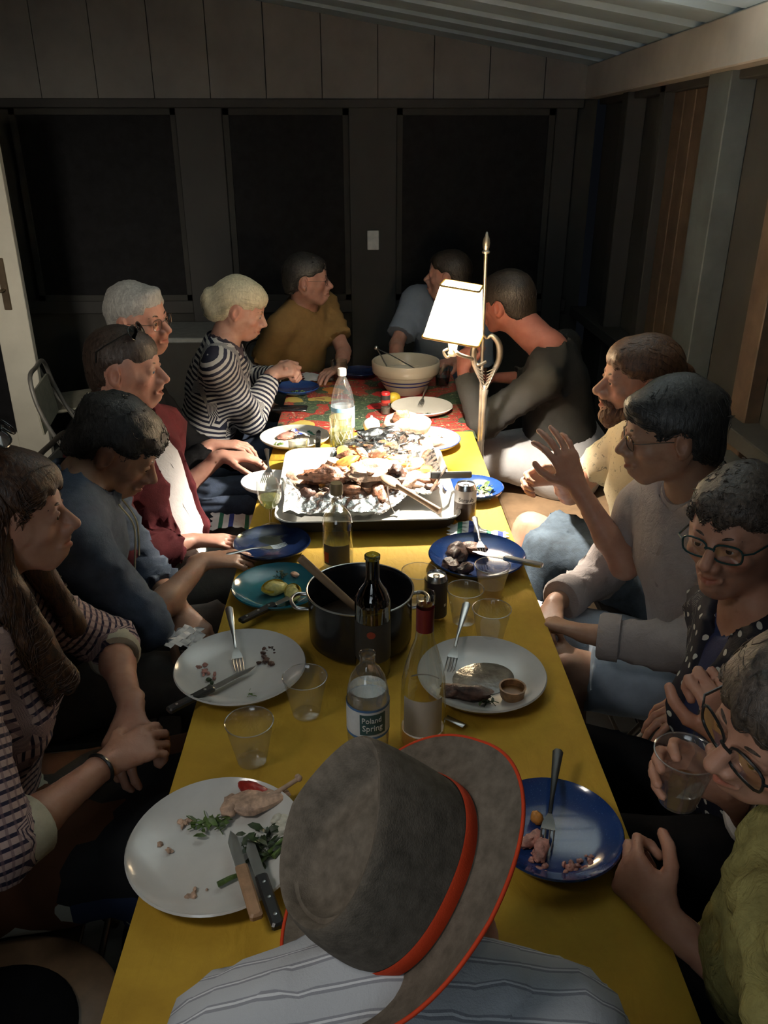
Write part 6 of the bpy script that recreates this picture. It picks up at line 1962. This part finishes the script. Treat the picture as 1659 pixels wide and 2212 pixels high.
# clear liquor bottle behind the pot
e, q = bottle(731, 1222, [(0, .010), (.03, .0), (.040, .004), (.041, .02), (.041, .13), (.036, .150), (.024, .168), (.0155, .180), (.0145, .225), (.0165, .227), (.0165, .236), (.0135, .238)], m_clear, 'clear glass bottle with red lettering between the tray and the pot', liquid=[(0, .006), (.039, .006), (.039, .04), (0, .04)], lq_mt=m_water)
obj('cap', lathe([(.0168, .212), (.0172, .236), (.015, .242), (0, .242)], 28), mat('tan_cap', (.38, .28, .14), .45), e)
obj('label', curved_label(.0414, .02, .078, -150, -40), mat('smoky_label', (.10, .09, .08), .5, bump=0), e)
obj('label_patch', curved_label(.0418, .026, .056, -150, -125), mat('red_patch', (.45, .03, .02), .5, bump=0), e)
# big water bottle on the far side of the tray
e, q = bottle(742, 955, [(0, .006), (.03, .004), (.040, 0), (.0435, .006), (.044, .03), (.0435, .05), (.044, .06), (.044, .150), (.043, .17), (.034, .21), (.020, .245), (.0145, .255), (.014, .270)], m_plastic, 'tall plastic water bottle with a white cap and light blue label', liquid=[(0, .005), (.042, .008), (.042, .16), (0, .16)], lq_mt=m_water)
obj('cap', lathe([(.0158, .262), (.0162, .284), (.0150, .288), (0, .288)], 28), m_white, e)
obj('label', xf(lathe([(.0448, .065), (.0448, .145)], 48)), m_whitelab, e)
obj('label_band', lathe([(.0450, .128), (.0450, .145)], 48), m_bluelab, e)
obj('label_band', lathe([(.0450, .065), (.0450, .075)], 48), m_bluelab, e)
obj('label_panel', curved_label(.0452, .078, .126, -60, -25), m_bluelab, e)
# beer can with script lettering
q = T(1003, 1124)
can = empty('beer_can', tuple(q), (0, 0, 0), 'tall beer can with a white badge and dark script, right of the tray', 'can')
CANP = lambda r, h: [(0, .003), (r * .72, .002), (r * .80, 0), (r * .97, .008), (r, .014), (r, h - .016), (r * .82, h - .002), (r * .80, h), (r * .76, h - .001), (r * .75, h - .005), (0, h - .005)]
m_canwhite = mat('can_white', (.52, .50, .50), .32, .3, var=.03, bump=0)
m_canbrown = mat('can_brown', (.085, .06, .05), .32, .3, var=.1, bump=0)
m_alu = mat('aluminium', (.75, .75, .74), .25, 1.0, bump=0)
obj('can_body', lathe(CANP(.033, .122), 44), m_alu, can)
obj('can_print', lathe([(.0333, .012), (.0333, .106)], 44), m_canbrown, can)
obj('can_print_white', lathe([(.0334, .068), (.0334, .1065)], 44), m_canwhite, can)
obj('badge', wrap(([(-.024, .010, 0), (.024, .010, 0), (.022, -.006, 0), (.0, -.018, 0), (-.022, -.006, 0)], [(0, 4, 3, 2, 1)][::-1]), .0335, R(-92), .070), m_canwhite, can)
obj('lettering', wrap(text_geo('Straub', .0185, .0006), .0336, R(-92), .079), mat('can_script', (.03, .02, .02), .4, bump=0), can)
obj('lettering', wrap(text_geo('LAGER', .0150, .0006), .0336, R(-92), .044), mat('can_script_pale', (.42, .34, .30), .4, bump=0), can) if False else None
obj('band', wrap(box(-.030, .030, -.008, .008, 0, .0004), .0335, R(-92), .044), mat('can_tan', (.26, .19, .16), .4, bump=0), can)
obj('pull_tab', xf(join(tube(arc((0, 0, 0), .008, 0, 2 * PI, 16, (1, 0, 0), (0, 1, 0)), .0014, 6, False)), (0, -.006, .1185)), m_alu, can)
q = T(940, 1332)
can = empty('slim_can', tuple(q), (0, 0, 0), 'slim dark can with a shining silver top beside the empty cups', 'can')
obj('can_body', lathe(CANP(.0275, .118), 44), m_alu, can)
obj('can_print', lathe([(.0278, .010), (.0278, .104)], 44), mat('can_dark', (.03, .022, .03), .3, bump=0), can)
obj('mark', curved_label(.0281, .040, .047, -50, -35), mlet, can)
obj('pull_tab', xf(tube(arc((0, 0, 0), .007, 0, 2 * PI, 16, (1, 0, 0), (0, 1, 0)), .0013, 6, False), (0, -.003, .1145)), m_alu, can)

CUP = lambda rt, rb, h: [(0, .002), (rb * .9, .0015), (rb, 0), (rb + (rt - rb) * .5, h * .5), (rb + (rt - rb) * .78, h * .76), (rt * .965, h * .97), (rt, h * .985), (rt * 1.02, h), (rt * .985, h * 1.003)]
def cup(px, py, label, rt=.0435, rb=.027, h=.088, fill=0, fm=None, loc=None, rot=(0, 0, 0)):
    q = T(px, py, ZT - .002) if loc is None else loc
    e = empty('plastic_cup', tuple(q), rot, label, 'cup')
    obj('cup_wall', lathe(CUP(rt, rb, h), 48), m_cupplastic, e)
    obj('rim', tube([(rt * 1.01 * math.cos(a), rt * 1.01 * math.sin(a), h) for a in np.linspace(0, 2 * PI, 41)] + [(rt * 1.01 * math.cos(.157), rt * 1.01 * math.sin(.157), h)], .0013, 6, False), m_cupplastic, e)
    if fill: obj('drink', lathe([(0, .003), (rb * .95, .003), (rb + (rt - rb) * fill / h - .001, fill), (0, fill)], 40), fm, e)
    return e
cup(1060, 1287, 'plastic cup with a little pale drink in front of the blue plate of bones', fill=.030, fm=m_amber)
cup(1002, 1341, 'empty plastic cup left of the cup with pale drink')
cup(1058, 1386, 'empty plastic cup nearest the right white plate')
cup(905, 1300, 'clear plastic cup behind the slim dark can')
cup(662, 1540, 'empty plastic cup touching the left white plate')
cup(545, 1641, 'empty plastic cup between the two left white plates')
# tall patterned glass, short glass, wine glass, tumblers
q = T(738, 984)
g_ = empty('drinking_glass', tuple(q), (0, 0, 0), 'tall lattice-patterned glass in front of the big water bottle', 'glass')
obj('glass_wall', lathe([(0, .010), (.034, .009), (.036, 0), (.038, .004), (.041, .13), (.042, .150), (.040, .150), (.038, .12)], 44), thin_glass('yellowish_glass', (.90, .88, .70), .18, .05, .06, (.8, .75, .5)), g_)
lat = [tube([(.0405 * math.cos(a0 + s * t_ * 1.1), .0405 * math.sin(a0 + s * t_ * 1.1), .02 + .085 * t_) for t_ in np.linspace(0, 1, 8)], .0008, 4) for a0 in np.linspace(0, 2 * PI, 13)[:-1] for s in (-1, 1)]
lo_ = obj('lattice_pattern', join(*lat), mat('etched_line', (.6, .62, .5), .5, bump=0), g_); lo_['kind'] = 'stuff'
obj('drink', lathe([(0, .011), (.034, .011), (.0385, .10), (0, .10)], 36), m_cloudy, g_)
q = T(645, 988)
g_ = empty('drinking_glass', tuple(q), (0, 0, 0), 'short empty glass in front of the cream plate of pink meat', 'glass')
obj('glass_wall', lathe([(0, .008), (.028, .007), (.030, 0), (.033, .004), (.036, .065), (.037, .07), (.035, .07), (.033, .02)], 40), m_clear, g_)
q = T(586, 1140)
g_ = empty('wine_glass', tuple(q), (0, 0, 0), 'stemmed glass with cloudy yellow drink left of the tray', 'glass')
obj('foot', lathe([(0, .003), (.012, .002), (.033, .0), (.034, .0015), (.010, .005), (.004, .010)], 40), m_clear, g_)
obj('stem', lathe([(.0045, .008), (.0035, .03), (.0038, .055), (.008, .064)], 20), m_clear, g_)
obj('bowl', lathe([(0, .062), (.014, .065), (.028, .080), (.0355, .102), (.0365, .125), (.0345, .150), (.0335, .151)], 44), m_clear, g_)
obj('drink', lathe([(0, .064), (.013, .067), (.027, .081), (.034, .100), (0, .100)], 36), m_cloudy, g_)
q = T(733, 822, ZR)
g_ = empty('drinking_glass', tuple(q), (0, 0, 0), 'clear tumbler behind the big water bottle', 'glass')
obj('glass_wall', lathe([(0, .008), (.028, .007), (.032, 0), (.035, .01), (.040, .09), (.041, .1), (.039, .1), (.034, .03)], 40), m_clear, g_)
q = T(955, 835, ZR)
g_ = empty('drinking_glass', tuple(q), (0, 0, 0), 'tumbler with a dark red drink right of the mixing bowl', 'glass')
obj('glass_wall', lathe([(0, .008), (.026, .007), (.030, 0), (.033, .01), (.037, .09), (.038, .1), (.036, .1), (.032, .03)], 40), m_clear, g_)
obj('drink', lathe([(0, .009), (.029, .010), (.0335, .05), (0, .05)], 32), m_wine, g_)
# small tealight glowing behind the hat
q = T(762, 1668)
tlm = NT('candle_glow'); tlm.b.inputs['Base Color'].default_value = (.6, .35, .2, 1); tlm.b.inputs['Emission Color'].default_value = (1, .60, .34, 1); tlm.b.inputs['Emission Strength'].default_value = .55
tlt = empty('tealight', tuple(q), (0, 0, 0), 'small glowing tealight half hidden behind the hat', 'candle')
obj('holder', lathe([(0, 0), (.024, 0), (.027, .004), (.028, .026), (.026, .026), (.025, .006), (0, .004)], 32), m_clear, tlt)
obj('wax', lathe([(0, .004), (.024, .004), (.0245, .018), (.02, .020), (0, .019)], 28), tlm.m, tlt)
obj('flame', lathe([(0, .020), (.0035, .025), (.004, .030), (.0015, .038), (0, .041)], 12), tlm.m, tlt)
# ================================================================ chairs and the things around
m_seatpad = mat('chair_seat', (.16, .15, .13), .6)
m_chairgrey = mat('chair_frame_grey', (.20, .19, .17), .45, .3)
m_bluechair = mat('blue_chair_frame', (.10, .13, .20), .4, .4)
m_seatpale = mat('pale_vinyl_seat', (.36, .34, .26), .5)
def folding_chair(loc, az, label, seat_m, frame_m, h=.80, group=None):
    e = empty('folding_chair', tuple(loc), (0, 0, R(-az)), label, 'chair', group)
    obj('seat', box(-.195, .195, -.20, .19, .420, .438, .008), seat_m, e, smooth=False)
    back = []
    for z_ in np.linspace(0, 1, 5):
        w_ = .195 - .03 * z_ ** 3
        back.append([(-w_, -.235 - .02 * z_, .58 + .2 * z_), (w_, -.235 - .02 * z_, .58 + .2 * z_), (w_, -.243 - .02 * z_, .58 + .2 * z_), (-w_, -.243 - .02 * z_, .58 + .2 * z_)])
    obj('backrest', loft(back, True, True), seat_m, e, smooth=False)
    obj('back_frame', tube(bez([(-.215, .20, .0), (-.215, 0, .30), (-.215, -.16, .52), (-.212, -.235, .70), (-.17, -.262, h), (0, -.265, h + .012), (.17, -.262, h), (.212, -.235, .70), (.215, -.16, .52), (.215, 0, .30), (.215, .20, .0)], 5), .0105, 8), frame_m, e)
    for s in (-1, 1):
        obj('rear_leg', tube([(s * .20, -.23, 0), (s * .20, .0, .30), (s * .20, .13, .42)], .0095, 8), frame_m, e)
    obj('stretcher', tube([(-.20, -.19, .06), (.20, -.19, .06)], .008, 8), frame_m, e)
    obj('stretcher', tube([(-.215, .14, .09), (.215, .14, .09)], .008, 8), frame_m, e)
    return e
seats = (('L1', 82, 'folding chair under the woman in the checked sweater'), ('L2', 82, 'folding chair under the person in the hooded jacket'), ('L3', 82, 'folding chair under the man in maroon'),
         ('L4', 90, 'folding chair under the silver-haired woman'), ('L5', 86, 'folding chair under the woman in stripes'), ('L6', 160, 'folding chair under the man in ochre'), ('B1', 200, 'folding chair under the man in pale blue'),
         ('R2', -90, 'folding chair under the bearded man'), ('R3', -86, 'folding chair under the person in grey linen'), ('R4', -90, 'folding chair under the woman in polka dots'), ('R5', -88, 'folding chair under the woman with the scarf'), ('H1', 0, 'folding chair under the person in the hat'))
first = None
for k, az, lb in seats:
    p = cast[k]['pel']
    f_ = cast[k]['fwd']
    pos = (float(p[0]), float(p[1]), 0)
    if first is None:
        first = folding_chair(pos, az, lb, m_seatpad, m_darksteel); c_ = first
    else:
        c_ = copy_tree(first)
        c_['label'] = lb
    c_.location = pos
    c_.rotation_euler = (0, 0, R(-az))
# empty folding chairs
q = T(20, 1905, .43)
folding_chair((q[0] - .02, q[1], 0), 84, 'empty brown folding chair in the near left, beside the woman in the checked sweater', mat('brown_vinyl_seat', (.10, .06, .035), .5), m_darksteel, .78)
q = W(165, 800, 4.72)
folding_chair((q[0], 4.72, 0), 60, 'empty folding chair standing between the door and the back wall', m_seatpale, m_chairgrey, .84)
folding_chair((-1.33, 3.85, 0), 80, 'empty folding chair behind the man in maroon, beside the door', m_seatpale, m_chairgrey, .84)
# wooden chair with a dark pad, cropped by the lower left corner
q = T(60, 2190, .62)
q = T(-20, 2260, .46)
e = empty('wooden_stool', (q[0], q[1], 0), (0, 0, R(150)), 'round bentwood stool with a dark pad in the lower left corner', 'stool')
m_bent = mat('bentwood', (.24, .15, .085), .4, var=.15)
obj('seat', xf(lathe([(0, .43), (.19, .43), (.205, .44), (.21, .452), (.20, .462), (0, .462)], 40)), m_bent, e)
obj('cushion', xf(lathe([(0, .462), (.125, .462), (.138, .470), (.13, .478), (0, .480)], 40)), m_black, e)
for x in (-1, 1):
    for y in (-1, 1): obj('leg', tube([(x * .15, y * .15, .43), (x * .19, y * .19, 0)], [.017, .012], 10), m_bent, e)
# long bench under the man in charcoal
e = empty('wooden_bench', (.84, 3.18, 0), (0, 0, 0), 'low wooden bench under the man in charcoal', 'bench')
obj('bench_top', box(-.30, .24, -.42, .50, .36, .41, .008), m_wood, e, smooth=False)
for s in (-1, 1): obj('leg', box(-.26, .20, s * .36 - .02, s * .36 + .02, 0, .36, .004), m_wood, e, smooth=False)
# small side table with empties behind the bearded man
q = WX(1575, 1010, 1.13)
e = empty('side_table', (1.13, q[1], 0), (0, 0, 0), 'small dark side table against the right wall', 'table')
zt_ = q[2] - .04
obj('top', box(-.13, .13, -.28, .28, zt_ - .02, zt_, .004), m_dark, e, smooth=False)
for x in (-1, 1):
    for y in (-1, 1): obj('leg', tube([(x * .11, y * .25, zt_ - .02), (x * .11, y * .25, 0)], .012, 8), m_dark, e)
for i, (dx, dy, lb) in enumerate(((-.05, .02, 'left of two empty glasses on the dark side table'), (.03, -.07, 'right of two empty glasses on the dark side table'))):
    g_ = empty('drinking_glass', (1.13 + dx, q[1] + dy, zt_), (0, 0, 0), lb, 'glass')
    obj('glass_wall', lathe([(0, .006), (.026, .006), (.030, 0), (.033, .01), (.036, .075), (.034, .075), (.031, .02)], 32), m_clear, g_)
thing_at('paper_napkin', crumple(.10, .12, .03, 30, 2), m_napkin, (1.10, q[1] + .20, zt_), (0, 0, .3), 'white napkin on the dark side table', 'napkin')
# low cabinet at the back left
q = W(370, 712, 4.95)
e = empty('low_cabinet', (q[0], 4.95, 0), (0, 0, 0), 'low grey cabinet against the back wall behind the silver-haired woman', 'cabinet')
obj('cabinet_top', box(-.34, .34, -.24, .24, q[2] - .03, q[2], .005), mat('grey_laminate', (.22, .23, .22), .5), e, smooth=False)
obj('body', box(-.32, .32, -.22, .22, .0, q[2] - .03, .004), m_dark, e, smooth=False)
q2_ = W(222, 640, 4.9)
g_ = empty('bottle', (q[0] - .25, 4.93, q[2]), (0, 0, 0), 'empty bottle standing on the low grey cabinet', 'bottle')
obj('bottle_wall', lathe([(0, .01), (.03, 0), (.036, .004), (.036, .16), (.014, .22), (.013, .28), (.015, .285)], 28), m_clear, g_)
# cup in the hand of the woman with the scarf
c_ = cast['R5']['arms']['R']
S_, E_, W_, a_ = c_
cp = T(1432, 1632, .0) * 0
d_, n_ = unit(a_['d']), unit(a_['n'])
cp = W_ + d_ * .085 + n_ * .040 - V3(0, 0, .010)
cup(0, 0, 'plastic cup with pale drink in the hand of the woman with the scarf', fill=.032, fm=m_amber, loc=(cp[0], cp[1], cp[2] - .03), rot=(0, 0, 0))
